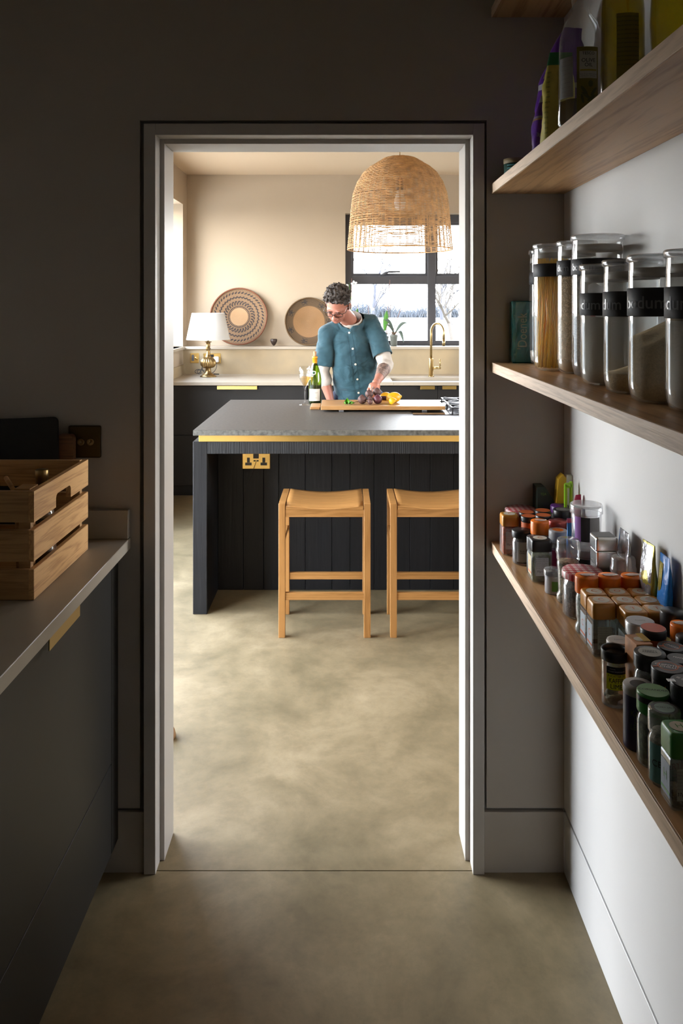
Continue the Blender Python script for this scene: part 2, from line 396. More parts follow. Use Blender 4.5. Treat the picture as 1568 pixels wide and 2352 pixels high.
# kitchen shell
struct(box('ceiling_kitchen', CEIL, KX0 - .4, KX1 + .1, W + .05, KY1 + .4, CZ, CZ + .1, bev=0))
EW = (3.0, 5.0, 0.95, 2.35)
mb = MB(); mb.box(KX1, KX1 + .3, KY0, EW[0], 0, CZ); mb.box(KX1, KX1 + .3, EW[1], KY1, 0, CZ); mb.box(KX1, KX1 + .3, EW[0], EW[1], 0, EW[2]); mb.box(KX1, KX1 + .3, EW[0], EW[1], EW[3], CZ)
struct(mb.build('wall_east', CREAM))
BW = (0.012, 2.12, 1.192, 2.43)    # back window opening x0 x1 z0 z1
mb = MB()
mb.box(KX0 - .36, BW[0], KY1, KY1 + .30, 0, CZ); mb.box(BW[1], KX1 + .1, KY1, KY1 + .30, 0, CZ)
mb.box(BW[0], BW[1], KY1, KY1 + .30, 0, BW[2]); mb.box(BW[0], BW[1], KY1, KY1 + .30, BW[3], CZ)
struct(mb.build('wall_north', CREAM))
# west wall with a glazed door and a side window
GD = (2.50, 5.40, 0.0, 2.12); SW = (5.62, 7.27, 1.192, 2.49)
mb = MB(); xa, xb = KX0 - .36, KX0
mb.box(xa, xb, KY0 - .1, GD[0], 0, CZ); mb.box(xa, xb, GD[0], GD[1], GD[3], CZ)
mb.box(xa, xb, GD[1], SW[0], 0, CZ); mb.box(xa, xb, SW[0], SW[1], 0, SW[2]); mb.box(xa, xb, SW[0], SW[1], SW[3], CZ); mb.box(xa, xb, SW[1], KY1, 0, CZ)
struct(mb.build('wall_west', CREAM))
def window_y(name, x0, x1, z0, z1, y, mull, transom, handle=True):
    """window in a wall facing -Y: frame, sashes, panes; mull = mullion x list, transom z"""
    e = bpy.data.objects.new(name, None); COL.objects.link(e); struct(e)
    fw, d = .058, .07
    m = MB(); m.box(x0, x0 + fw, y, y + d, z0, z1, .002); m.box(x1 - fw, x1, y, y + d, z0, z1, .002)
    m.box(x0 + fw, x1 - fw, y, y + d, z0, z0 + .042, .002); m.box(x0 + fw, x1 - fw, y, y + d, z1 - .075, z1, .002); m.build('frame', WINFR, e)
    xs = [x0 + fw] + mull + [x1 - fw]
    for c in mull: box('mullion', WINFR, c - .038, c + .038, y - .004, y + d, z0 + .042, z1 - .075, e)
    for i in range(len(xs) - 1):
        a = xs[i] + (.038 if i else 0); b = xs[i + 1] - (.038 if i < len(xs) - 2 else 0)
        box('transom', WINFR, a, b, y - .002, y + d, transom - .04, transom + .04, e)
        s = MB(); q = .022
        s.box(a, a + q, y + .012, y + .05, transom + .04, z1 - .075); s.box(b - q, b, y + .012, y + .05, transom + .04, z1 - .075)
        s.box(a + q, b - q, y + .012, y + .05, transom + .04, transom + .04 + q); s.box(a + q, b - q, y + .012, y + .05, z1 - .075 - q, z1 - .075)
        sash = s.build('sash', WINFR, e)
        MB().box(a, b, y + .03, y + .034, z0 + .042, transom - .04).build('pane', PANE, e)
        MB().box(a + q, b - q, y + .03, y + .034, transom + .04 + q, z1 - .075 - q).build('pane', PANE, e)
        if handle:
            c = (a + b) / 2 - .05
            h = MB().tube([(c - .03, y - .005, transom + .045), (c, y - .03, transom + .06), (c + .04, y - .035, transom + .075), (c + .15, y - .035, transom + .077)], [.012, .014, .010, .008], 8)
            h.build('handle', WINFR, sash)
    return e
window_y('window_2', BW[0], BW[1], BW[2], BW[3], KY1 + .12, [(991 - CX) * (KY1 + .12) / F, (991 - CX) * (KY1 + .12) / F + .78 * 0 + .80], CAMZ + (706 - 643) * (KY1 + .12) / F)
def window_x(name, y0, y1, z0, z1, x, mulls, mname='mullion'):
    e = bpy.data.objects.new(name, None); COL.objects.link(e); struct(e)
    fw, d = .06, .07
    m = MB(); m.box(x - d, x, y0, y0 + fw, z0, z1, .002); m.box(x - d, x, y1 - fw, y1, z0, z1, .002)
    m.box(x - d, x, y0 + fw, y1 - fw, z0, z0 + fw, .002); m.box(x - d, x, y0 + fw, y1 - fw, z1 - fw, z1, .002); m.build('frame', WINFR, e)
    ys = [y0 + fw] + mulls + [y1 - fw]
    for c in mulls: box(mname, WINFR, x - d, x, c - .035, c + .035, z0 + fw, z1 - fw, e)
    for a, b in zip(ys, ys[1:]): MB().box(x - .036, x - .032, a, b, z0 + fw, z1 - fw).build('pane', PANE, e)
    return e
window_x('window_1', SW[0], SW[1], SW[2], SW[3], KX0 - .24, [6.45])
window_x('window_3', EW[0], EW[1], EW[2], EW[3], KX1 + .26, [4.0])
window_x('door_1', GD[0], GD[1], GD[2], GD[3], KX0 - .10, [3.47, 4.44])
# inner cream linings of the splashback ledge
tl = struct(box('trim_3', KQUARTZ, KX0, KX1, 7.26, KY1 + .12, 1.168, 1.192, bev=.001))
struct(box('trim_4', KQUARTZ, KX0 - .24, KX0 + .02, SW[0], SW[1], 1.168, 1.192, bev=.001))
mb = MB().box(KX0, KX1, 7.28, KY1, .94, 1.168); struct(mb.build('trim_5', SPLASH))
struct(box('trim_6', SPLASH, KX0, KX0 + .02, 5.6, 7.28, .9405, 1.03, bev=.001))

# outdoors
struct(box('bounce_slab', mat('warm_bounce_slab', (0.56, 0.50, 0.41, 1), 0.8, noise_amt=0.1, noise_scale=3), -14, KX0 - .37, -4, 9.5, -.35, -.06, bev=0))  # unseen slab added outside to bounce warm daylight through the glazed door
GROUND = mat('winter_field', (0.12, 0.115, 0.095, 1), 0.9, noise_amt=0.2, noise_scale=0.6)
struct(box('ground', GROUND, -200, 200, -40, 400, -0.6, -0.35, bev=0))
BARK = mat('pale_bark', (0.035, 0.036, 0.045, 1), 0.9)
TWIG = mat('bleached_twigs', (0.065, 0.055, 0.045, 1), 0.9)
def tree(x, y, h, label, seed, kind='tree', m=BARK, group=None):
    rnd = random.Random(seed); t = MB(); cnt = [0]
    def branch(p, d, L, r, lev):
        if lev > 5 or cnt[0] > 620: return
        pts = [p]; n = 3
        for i in range(n):
            d = (d + Vector((rnd.uniform(-1, 1), rnd.uniform(-1, 1), rnd.uniform(-.3, .6))) * .18).normalized()
            pts.append(pts[-1] + d * L / n)
        cnt[0] += 1
        t.tube(pts, [r * (1 - .45 * i / n) for i in range(n + 1)], 4 if lev else 6, cap=False)
        for k in range(3 if lev else 5):
            q = pts[rnd.choice([1, 2, 3, 3])]
            nd = (d + Vector((rnd.uniform(-1, 1), rnd.uniform(-1, 1), rnd.uniform(-.4, .8))) * .95).normalized()
            branch(q, nd, L * rnd.uniform(.55, .78), r * .52, lev + 1)
    branch(Vector((0, 0, 0)), Vector((0, 0, 1)), h * .36, h * .024, 0)
    o = t.build(kind, m); o.location = (x, y, -.36)
    return tag(o, label, 'tree' if kind == 'bare_tree' else 'shrub', group)
tree(-12, 125, 13, 'bare winter tree farthest left beyond the field', 3, 'bare_tree')
tree(4.2, 118, 14, 'bare winter tree seen through the middle of the large pane', 5, 'bare_tree')
tree(15, 122, 13, 'bare winter tree seen just left of the window mullion', 8, 'bare_tree')
tree(27, 128, 12, 'distant bare winter tree right of the window mullion', 9, 'bare_tree')
tree(3.0, 21.5, 4.2, 'leafless pale shrub filling the right pane of the back window', 12, 'leafless_shrub', TWIG)
tree(1.55, 15, 1.9, 'low leafless shrub beneath the large pane near the tap', 15, 'leafless_shrub', TWIG)
# far hedge line: countless twigs and bushes
t = MB()
for i in range(5200):
    x = random.uniform(-48, 70); y = 150 + random.uniform(-3, 3)
    h_ = (1.6 + 1.3 * noise.noise(Vector((x * .12, 0, 0))) + .8 * noise.noise(Vector((x * .5, 3, 0)))) * random.uniform(.5, 1.25) + .7
    b_ = Vector((x, y, -.4)); a_ = Vector((random.uniform(-.5, .5), 0, 1)).normalized()
    t.tube([b_, b_ + a_ * h_ * .6, b_ + a_ * h_ + Vector((random.uniform(-.7, .7), 0, .1))], [.10, .07, .025], 3, cap=False)
hd = t.build('hedge', mat('far_hedge', (0.045, 0.052, 0.06, 1), 0.9, noise_amt=0.1, noise_scale=2), kind='stuff')
tag(hd, 'pale misty hedge along the far side of the field', 'hedge')

# ================================================================== KITCHEN: island, stools, back run
isl = thing('kitchen_island', 'long kitchen island with dark stone top, brass band and black stained timber base', 'kitchen island', (0, 0, 0))
IX0, IX1 = -0.758, 2.05
MB().box(IX0, IX1, 4.0, 5.317, .906, .934, .002).build('worktop', STONE, isl)
MB().box(IX0, IX1, 3.9985, 4.0, .907, .933).build('worktop_edge', STONEEDGE, isl, label='rough flamed front edge of the dark stone top')
MB().box(-0.733, IX1 - .02, 4.018, 5.29, .873, .906, .0005).build('brass_band', BRASS, isl, label='brushed brass strip recessed under the worktop')
MB().box(-0.692, IX1 - .07, 4.022, 4.06, .81, .873, .002).build('apron', SAWN, isl, label='sawn black timber rail with vertical saw marks')
MB().box(-0.763, -0.692, 4.022, 5.29, 0, .873, .002).build('end_panel', BLACKWOOD, isl)
MB().box(IX1 - .07, IX1, 4.022, 5.29, 0, .873, .002).build('end_panel', BLACKWOOD, isl)
px = [501, 558.5, 605, 640, 701, 762, 804, 859, 906, 941, 988, 1042, 1083, 1140, 1188, 1235, 1300, 1348, 1400, 1462, 1510, 1568, 1618]
xs = [-0.692] + [(p - CX) * 4.37 / F for p in px[1:]]
for a, b in zip(xs, xs[1:]):
    MB().box(a + .0012, b - .0012, 4.37, 4.40, 0.0, .872, .0015).build('plank', BLACKWOOD, isl)
MB().box(-0.69, IX1 - .07, 4.402, 5.285, 0.02, .872).build('carcass', CHAR, isl)
# socket on the island
so = thing('power_socket', 'brass double wall socket on the black planks of the island', 'socket', (0, 0, 0))
MB().box(-.5585, -.4055, 4.3655, 4.3695, .665, .751, .0035, seg=2).build('face_plate', BRASS, so)
for cx in (-.524, -.440):
    h = MB().box(cx - .004, cx + .004, 4.3645, 4.3675, .712, .724)
    h.box(cx - .016, cx - .009, 4.3645, 4.3675, .688, .696); h.box(cx + .009, cx + .016, 4.3645, 4.3675, .688, .696)
    h.box(cx - .018, cx + .018, 4.3650, 4.3662, .684, .700, .001); h.box(cx - .008, cx + .008, 4.3650, 4.3662, .700, .727, .001)
    h.build('pin_holes', BLACKP, so)
MB().box(-.4975, -.4675, 4.362, 4.3665, .722, .747, .001).build('rocker_switch', BLACKP, so)
for cx in (-.490, -.474): MB().box(cx - .006, cx + .006, 4.363, 4.3665, .706, .713, .001).build('usb_port', BLACKP, so)
cb = MB().tube([at(588, 1060, 4.355), at(586, 1066, 4.35), at(579, 1085, 4.36), at(567, 1115, 4.364), at(564, 1127, 4.365)], .0012, 6).build('charging_cable', BLACKP)
tag(cb, 'thin black cable hanging from the brass socket on the island', 'cable')

# bar stools
def stool():
    t = thing('bar_stool', 'light oak backless bar stool standing clear of the frame, left of the two', 'bar stool', (-.3075, 3.735, 0))
    w, d, h, q = .4315, .315, .629, .031
    for x in (0, w - q):
        for y in (0, d - q): MB().box(x, x + q, y, y + q, 0, h if False else (.629 if y else .629), .0015).build('leg', STOOL, t)
    for x in (0, w - q):
        MB().box(x, x + q, q, d - q, .60, .629, .001).build('side_rail', STOOLX, t)
        MB().box(x + .006, x + q - .006, q, d - q, .428, .452, .001).build('side_stretcher', STOOLX, t)
    def seat(u, v):
        x = q + .004 + (w - 2 * q - .008) * u; y = -.001 + (d - .0) * v
        z = .630 - .015 * math.sin(PI * u) - .012 * max(0, .25 - v) / .25
        return Vector((x, y, z))
    m = MB(); bm = m.bm; n = 14; k = 10
    T = [[bm.verts.new(seat(i / n, j / k)) for j in range(k + 1)] for i in range(n + 1)]
    B = [[bm.verts.new(seat(i / n, j / k) * 1.0 - Vector((0, 0, seat(i / n, j / k).z - .602 + 0))) for j in range(k + 1)] for i in range(n + 1)]
    for i in range(n):
        for j in range(k):
            f = bm.faces.new((T[i][j], T[i + 1][j], T[i + 1][j + 1], T[i][j + 1])); f.smooth = True
            bm.faces.new((B[i][j], B[i][j + 1], B[i + 1][j + 1], B[i + 1][j]))
    for j in range(k):
        bm.faces.new((T[0][j], T[0][j + 1], B[0][j + 1], B[0][j])); bm.faces.new((T[n][j + 1], T[n][j], B[n][j], B[n][j + 1]))
    for i in range(n):
        bm.faces.new((T[i + 1][0], T[i][0], B[i][0], B[i + 1][0])); bm.faces.new((T[i][k], T[i + 1][k], B[i + 1][k], B[i][k]))
    m.build('seat', STOOLX, t)
    for y in (.003, d - .027): MB().box(q, w - q, y, y + .024, .566, .6015, .001).build('seat_rail', STOOLX, t, label='rail with rough saw marks' if y < .1 else None)
    for y, z in ((.004, .176), (d - .026, .176)): MB().box(q, w - q, y, y + .022, z, z + .033, .001).build('foot_rail', STOOLX, t)
    return t
st = stool()
for ch in st.children:
    if 'label' in ch and not ch['label']: del ch['label']
st2 = copy_tree(st); st2.location.x = .2165
tag(st2, 'light oak backless bar stool partly cut off by the right door frame', 'bar stool')
for q_ in (st, st2): q_['group'] = 'bar stools at the island'

# back run of cabinets
def drawer_unit(x0, x1, label, handles, parent_name='base_cabinet', splits=()):
    t = thing(parent_name, label, 'cabinet', (0, 0, 0))
    MB().box(x0 + .002, x1 - .002, 6.56, 7.26, .02, .911 if not splits else .72).build('carcass', CHAR, t)
    cuts = [x0] + list(splits) + [x1]
    for a, b in zip(cuts, cuts[1:]):
        MB().box(a + .0015, b - .0015, 6.532, 6.556, .504, .905, .001).build('drawer_front', CHAR, t)
        MB().box(a + .0015, b - .0015, 6.532, 6.556, .092, .500, .001).build('drawer_front', CHAR, t)
    for a, b in handles:
        m = MB(); m.box(a, b, 6.512, 6.516, .879, .907, .0008); m.box(a, b, 6.512, 6.556, .9055, .9075)
        m.build('handle', BRASS, t, label='brushed brass edge pull')
    MB().box(x0, x1, 6.57, 6.59, .0, .088).build('plinth', CHAR, t)
    return t
drawer_unit(-1.448, -.302, 'wide charcoal drawer cabinet under the lamp with a long brass pull', [(-1.039, -.711)])
drawer_unit(-.298, 1.76, 'charcoal cabinet below the sink with two short brass pulls', [(.623, .741), (.803, .918)], splits=(.767,))
drawer_unit(1.764, 3.39, 'charcoal cabinet at the far right end of the back run', [(2.3, 2.6)])
m = MB(); SK = (.40, 1.25, 6.60, 6.93)
m.box(KX0, SK[0], 6.50, 7.28, .912, .9405, .002); m.box(SK[1], KX1, 6.50, 7.28, .912, .9405, .002)
m.box(SK[0], SK[1], 6.50, SK[2], .912, .9405, .002); m.box(SK[0], SK[1], SK[3], 7.28, .912, .9405, .002)
wt = m.build('worktop', KQUARTZ); tag(wt, 'long pale quartz worktop along the back wall', 'worktop')
sk = thing('kitchen_sink', 'undermounted grey sink below the brass tap', 'sink', (0, 0, 0))
m = MB(); a, b, c, d = SK
m.box(a - .01, a, c, d, .74, .912); m.box(b, b + .01, c, d, .74, .912); m.box(a, b, c - .01, c, .74, .912); m.box(a, b, d, d + .01, .74, .912); m.box(a, b, c, d, .73, .74)
m.build('basin', mat('sink_grey', (.25, .23, .2, 1), .5), sk)
MB().lathe([(.0, .741), (.04, .741), (.045, .743)], 20, Matrix.Translation((.8, 6.76, 0))).build('drain', STEEL, sk)
# tap
tp = thing('kitchen_tap', 'tall arched brushed brass tap with side lever at the sink', 'tap', (.766, 7.02, .9405))
MB().lathe([(.026, 0), (.026, .006), (.0205, .008), (.0205, .155), (.018, .160)], 24).build('tap_body', BRASSP, tp)
pts = [(0, 0, .155), (0, 0, .375)]
for i in range(13):
    a = PI * i / 12; R_ = .085
    pts.append(((R_ - R_ * math.cos(a)) * .55, -(R_ - R_ * math.cos(a)) * .84, .385 + R_ * math.sin(a)))
ex, ey = pts[-1][0], pts[-1][1]
pts.append((ex, ey, .33))
MB().tube(pts, .0105, 12).build('spout', BRASSP, tp)
MB().tube([(ex, ey, .335), (ex, ey, .275)], .0125, 14).build('nozzle', BRASSP, tp)
lv = MB().tube([(.018, 0, .077), (.085, 0, .077)], .0115, 12).build('lever_valve', BRASSP, tp)
MB().tube([(.078, -.002, .08), (.079, -.004, .155)], [.006, .005], 10).build('lever', BRASSP, tp)

# sockets on the splashback
s1 = thing('dimmer_plate', 'small square brass plate with grey module and round knob on the splashback', 'switch', (0, 0, 0))
p = at(437, 833.5, 7.278); q = at(456.5, 811, 7.278)
MB().box(p.x, q.x, 7.274, 7.279, p.z, q.z, .003).build('face_plate', BRASS, s1)
MB().box(p.x + .012, p.x + .035, 7.271, 7.275, p.z + .018, q.z - .016, .001).build('module', GREYP, s1)
MB().lathe([(.013, 0), (.012, .012), (0, .012)], 20, Matrix.Translation((q.x - .024, 7.274, (p.z + q.z) / 2 - .002)) @ Matrix.Rotation(PI / 2, 4, 'X')).build('knob', BRASS, s1)
s2 = thing('power_socket', 'brass double socket behind the lamp on the splashback', 'socket', (0, 0, 0))
p = at(467, 834.5, 7.278); q = at(506.5, 811.5, 7.278)
MB().box(p.x, q.x, 7.274, 7.279, p.z, q.z, .003).build('face_plate', BRASS, s2)
MB().box(p.x + .062, p.x + .095, 7.270, 7.275, q.z - .034, q.z - .010, .001).build('rocker_switch', BLACKP, s2)
pl = thing('power_plug', 'white plug pushed into the brass socket behind the lamp', 'plug', (0, 0, 0))
MB().box(q.x - .058, q.x - .012, 7.235, 7.2735, p.z + .010, q.z - .028, .010, seg=3).build('plug_body', WHITE, pl)
cd = [Vector((q.x - .032, 7.25, p.z + .012)), Vector((q.x - .030, 7.23, p.z - .03)), at(492, 853, 7.15), at(484, 858, 7.1), at(476, 859, 7.12)]
cd += [at(466, 852, 7.13), at(464, 843, 7.14), at(462, 851, 7.13), at(455, 858, 7.1), at(448, 855, 7.1), at(450, 850, 7.12), at(458, 849, 7.13), at(462, 856, 7.11), at(456, 859, 7.1), at(453, 852, 7.12), at(461, 849, 7.13), at(470, 852, 7.12)]
def smooth_path(P, n=6):
    P = [Vector(p) for p in P]; out = []
    for i in range(len(P) - 1):
        a, b, c, d = P[max(i - 1, 0)], P[i], P[i + 1], P[min(i + 2, len(P) - 1)]
        for k in range(n):
            t = k / n
            out.append(.5 * ((2 * b) + (c - a) * t + (2 * a - 5 * b + 4 * c - d) * t * t + (3 * b - a - 3 * c + d) * t ** 3))
    return out + [P[-1]]
for v in cd: v.z = max(v.z, .9445)
MB().tube(smooth_path(cd), .0028, 7).build('flex', BLACKP, pl)
MB().tube([at(470, 858, 7.1) * 1.0, at(485, 859, 7.09), at(503, 859.5, 7.09)], .005, 8).build('inline_switch', BLACKP, pl)

# table lamp
lp = thing('table_lamp', 'table lamp with fluted antique brass base and white drum shade', 'lamp', (at(478, 800, 7.0).x, 7.0, .9405))
MB().lathe([(.0, .0), (.072, 0), (.070, .008), (.052, .018), (.030, .034), (.024, .055), (.022, .070), (.026, .078)], 40).build('foot', BRASSD, lp)
fl = lambda a, z: 1 + .045 * math.cos(20 * a)
MB().lathe([(.024, .076), (.046, .082), (.061, .098), (.067, .118), (.063, .140), (.048, .160), (.034, .170)], 160, mod=fl).build('fluted_bowl', BRASSD, lp)
MB().lathe([(.034, .168), (.026, .178), (.019, .195), (.016, .225), (.014, .240), (.023, .243), (.023, .248), (.017, .252), (.018, .285), (.018, .300), (.029, .303), (.030, .308), (.012, .312), (.006, .318), (.006, .372)], 32).build('neck', BRASSD, lp)
z0 = .325
m = MB()
sh = [(.188, .3265), (.141, .562)]
m.lathe([(.190, .3265), (.142, .560), (.140, .560), (.188, .3265), (.190, .3265)], 48, cap=False)
m.build('shade', mat('linen_shade', (.56, .545, .51, 1), .85, bump=.1, bump_scale=250, trans=0.0), lp)
MB().tube([(.139 * math.cos(a), .139 * math.sin(a), .556) for a in [2 * PI * i / 24 for i in range(24)]], .002, 6, closed=True).build('shade_ring', BRASSD, lp)
m = MB()
for k in range(3): m.tube([(0, 0, .50), (.139 * math.cos(k * 2.1), .139 * math.sin(k * 2.1), .556)], .0018, 6)
m.tube([(0, 0, .36), (0, 0, .50)], .002, 6); m.build('harp', BRASSD, lp)
MB().lathe([(0, .37), (.014, .372), (.016, .40), (.028, .43), (.028, .45), (.014, .474), (0, .48)], 20).build('bulb', WHITE, lp)

# woven baskets leaning on the wall
def basket_mat(name, rad, kind):
    m = bpy.data.materials.new(name); m.use_nodes = True; nt = m.node_tree; N = nt.nodes.new; K = nt.links.new; b = nt.nodes['Principled BSDF']
    b.inputs['Roughness'].default_value = .75
    t = N('ShaderNodeTexCoord'); s = N('ShaderNodeSeparateXYZ'); K(t.outputs['Object'], s.inputs[0])
    def M_(op, a, b_=None, c=None, clamp=False):
        n = N('ShaderNodeMath'); n.operation = op; n.use_clamp = clamp
        for i, v in enumerate((a, b_, c)):
            if v is None: continue
            if isinstance(v, (int, float)): n.inputs[i].default_value = v
            else: K(v, n.inputs[i])
        return n.outputs[0]
    x, y = s.outputs['X'], s.outputs['Y']
    r = M_('DIVIDE', M_('SQRT', M_('ADD', M_('MULTIPLY', x, x), M_('MULTIPLY', y, y))), rad)
    ang = M_('ARCTAN2', y, x)
    nz = N('ShaderNodeTexNoise'); nz.inputs['Scale'].default_value = 60; nz.inputs['Detail'].default_value = 4; K(t.outputs['Object'], nz.inputs['Vector'])
    coil = M_('PINGPONG', M_('MULTIPLY', r, 26.0), .5)
    stitch = M_('PINGPONG', M_('MULTIPLY', ang, 38.0), .5)
    base = N('ShaderNodeValToRGB'); K(r, base.inputs[0]); base.color_ramp.interpolation = 'CONSTANT' if kind == 1 else 'LINEAR'
    e = base.color_ramp.elements
    if kind == 1:
        e[0].position = 0; e[0].color = (.50, .30, .15, 1); e[1].position = .31; e[1].color = (.25, .145, .07, 1)
        x2 = e.new(.965); x2.color = (.20, .07, .03, 1)
    else:
        e[0].position = .0; e[0].color = (.36, .20, .085, 1); e[1].position = .64; e[1].color = (.33, .175, .07, 1)
        x2 = e.new(.68); x2.color = (.12, .07, .028, 1); x3 = e.new(.97); x3.color = (.10, .055, .022, 1)
    def band(lo, hi, freq, thr, tw=0.0):
        inr = M_('MULTIPLY', M_('GREATER_THAN', r, lo), M_('LESS_THAN', r, hi))
        a = M_('ADD', M_('MULTIPLY', ang, freq / (2 * PI)), M_('MULTIPLY', r, tw))
        a = M_('ADD', a, M_('MULTIPLY', nz.outputs['Fac'], .25))
        w = M_('PINGPONG', a, .5)
        return M_('MULTIPLY', inr, M_('LESS_THAN', w, thr))
    if kind == 1:
        bands = [band(.31, .36, 40, .16), band(.36, .385, 60, .4), band(.42, .56, 30, .2, 6), band(.42, .50, 30, .13, -5), band(.52, .55, 30, .33, -3), band(.64, .72, 38, .2, 7), band(.66, .69, 38, .33, -4), band(.80, .88, 46, .2, 7), band(.82, .85, 46, .33, -5), band(.915, .925, 90, .3)]
    else:
        cl = M_('LESS_THAN', M_('PINGPONG', M_('MULTIPLY', ang, 7 / (2 * PI)), .5), .17)
        bands = [M_('MULTIPLY', cl, band(.72, .92, 28, .11, 9)), M_('MULTIPLY', cl, band(.72, .92, 28, .11, -9)), M_('MULTIPLY', cl, band(.79, .85, 28, .2, 0)), band(.655, .67, 70, .2)]
    mask = bands[0]
    for q in bands[1:]: mask = M_('MAXIMUM', mask, q)
    mx = N('ShaderNodeMix'); mx.data_type = 'RGBA'; K(mask, mx.inputs['Factor']); K(base.outputs[0], mx.inputs['A']); mx.inputs['B'].default_value = (.028, .02, .018, 1)
    mod = M_('MULTIPLY_ADD', M_('MULTIPLY', coil, stitch), 1.6, .72)
    m2 = N('ShaderNodeMix'); m2.data_type = 'RGBA'; m2.blend_type = 'MULTIPLY'; m2.inputs['Factor'].default_value = .8
    K(mx.outputs['Result'], m2.inputs['A']); K(mod, m2.inputs['B']); K(m2.outputs['Result'], b.inputs['Base Color'])
    bp = N('ShaderNodeBump'); bp.inputs['Strength'].default_value = .6; bp.inputs['Distance'].default_value = .004; K(M_('ADD', coil, stitch), bp.inputs['Height']); K(bp.outputs[0], b.inputs['Normal'])
    return m
def basket(px_, py_, rpx, Y, tilt, kind, label, spin):
    c = at(px_, py_, Y); R_ = rpx * Y / F
    t = thing('woven_basket', label, 'basket', c)
    t.rotation_euler = (PI / 2 - tilt, 0, 0)
    prof = []; n = 22
    for i in range(n + 1):
        u = i / n; r = R_ * (.02 + .955 * u); z = -.035 * math.cos(u * PI / 2) ** 1.0 + .0016 * (i % 2)
        prof.append((r, z))
    back = [(r, z - .010) for r, z in reversed(prof)]
    MB().lathe([(0.001, prof[0][1])] + prof + back + [(0.001, back[-1][1])], 72).build('woven_bowl', basket_mat('basket_weave_%d' % kind, R_, kind), t).rotation_euler = (0, 0, spin)
    rim = [(R_ * .98 * math.cos(a) * (1 + .006 * math.sin(7 * a)), R_ * .98 * math.sin(a) * (1 + .006 * math.sin(5 * a)), .002) for a in [2 * PI * i / 60 for i in range(60)]]
    MB().tube(rim, R_ * .027, 8, closed=True).build('rim', mat('basket_rim_%d' % kind, (.16, .055, .022, 1) if kind == 1 else (.13, .075, .03, 1), .7, bump=.6, bump_scale=120), t, label='wrapped reddish brown rim' if kind == 1 else 'wrapped brown rim')
    return t
basket(548, 727, 66.0, 7.385, .10, 1, 'round woven basket with rings of dark zigzags around a pale centre', 0.2)
basket(709, 738.5, 55.5, 7.39, .10, 2, 'round woven basket with brown star border partly behind the man', 0.9)
cp = thing('wooden_cup', 'small dark heart shaped wooden cup between the two baskets on the ledge', 'cup', at(628.6, 794, 7.36))
dk = mat('dark_heart_wood', (.035, .02, .014, 1), .4)
MB().lathe([(0, 0), (.008, .001), (.022, .018), (.033, .040), (.034, .058), (.030, .062), (.027, .058), (.0, .030)], 24, mod=lambda a, z: 1 - .06 * math.cos(2 * a)).build('cup_body', dk, cp).location.z = .0
MB().lathe([(0, .052), (.026, .056), (.028, .060)], 24).build('pale_rim_face', mat('cup_top', (.20, .13, .085, 1), .5), cp)

# orchids on the window ledge
LEAF = mat('orchid_leaf', (.10, .22, .05, 1), .4, noise_amt=.2, noise_scale=12)
LEAFG = mat('grey_orchid_leaf', (.13, .16, .13, 1), .45)
ROOT = mat('aerial_root', (.22, .14, .09, 1), .8)
STAKE = mat('brown_cane', (.20, .10, .075, 1), .7)
PETAL = mat('white_petal', (.75, .75, .72, 1), .6)
POT = mat('grey_plastic_pot', (.13, .14, .125, 1), .55)
def leaf_mb(base, tip, w, sag, up=(0, 0, 1)):
    b, tp_ = Vector(base), Vector(tip); d = tp_ - b; side = d.cross(Vector((0, -1, .2))).normalized()
    def f(u, v):
        p = b + d * u + Vector((0, 0, 1)) * sag * math.sin(PI * u) + side * (v - .5) * 2 * w * math.sin(PI * min(1, u * .92 + .06)) ** .7
        return p + Vector((0, 1, 0)) * abs(v - .5) * w * .8
    return MB().grid(f, 10, 4, .0015)
def orchid(px_, name_label, stakes, leaves, flowers=(), Y=7.39, pr=.036, ph=.105, pm=POT):
    t = thing('potted_orchid', name_label, 'orchid', (at(px_, 797, Y).x, Y, 1.192))
    MB().lathe([(0, 0), (pr * .78, 0), (pr * .95, ph * .8), (pr * 1.04, ph * .82), (pr * 1.05, ph), (pr * .95, ph), (pr * .9, ph * .86), (0, ph * .86)], 28, mod=lambda a, z: 1 + .012 * math.cos(14 * a)).build('pot', pm, t)
    o = t.location
    m = MB()
    for i in range(26):
        a = random.uniform(0, 2 * PI); r = random.uniform(.015, .05)
        m.tube([(0, 0, ph * .85), (r * .5 * math.cos(a), r * .5 * math.sin(a), ph + .02), (r * math.cos(a) * 1.2, r * math.sin(a) * .6, ph + random.uniform(-.005, .04))], [.003, .0025, .0015], 5)
    m.build('roots', ROOT, t, kind='stuff')
    for a, b in stakes:
        MB().tube([Vector(at(a[0], a[1], Y)) - o, Vector(at(b[0], b[1], Y - .02)) - o], .0028, 6).build('cane', STAKE, t)
    for a, b, w, sag, mm in leaves:
        leaf_mb(Vector(at(a[0], a[1], Y)) - o, Vector(at(b[0], b[1], Y - .05)) - o, w, sag).build('leaf', mm, t)
    for (x, y, r) in flowers:
        c = Vector(at(x, y, Y - .03)) - o
        m = MB()
        for k in range(5):
            a = 2 * PI * k / 5 + .5
            m.ball(c + Vector((math.cos(a), -.15, math.sin(a))) * r * .55, (r * .45, r * .12, r * .32), (0, -a, 0), 2)
        m.build('flower', PETAL, t)
    return t
orchid(904, 'orchid in the grey ribbed pot by the tap with drooping grey leaves', [((899, 770), (934, 668))],
       [((905, 765), (882, 735), .014, .045, LEAFG), ((906, 768), (885, 746), .011, .03, LEAFG), ((908, 764), (934, 741), .014, .03, LEAFG), ((912, 764), (927, 787), .015, .05, LEAFG)], Y=7.38)
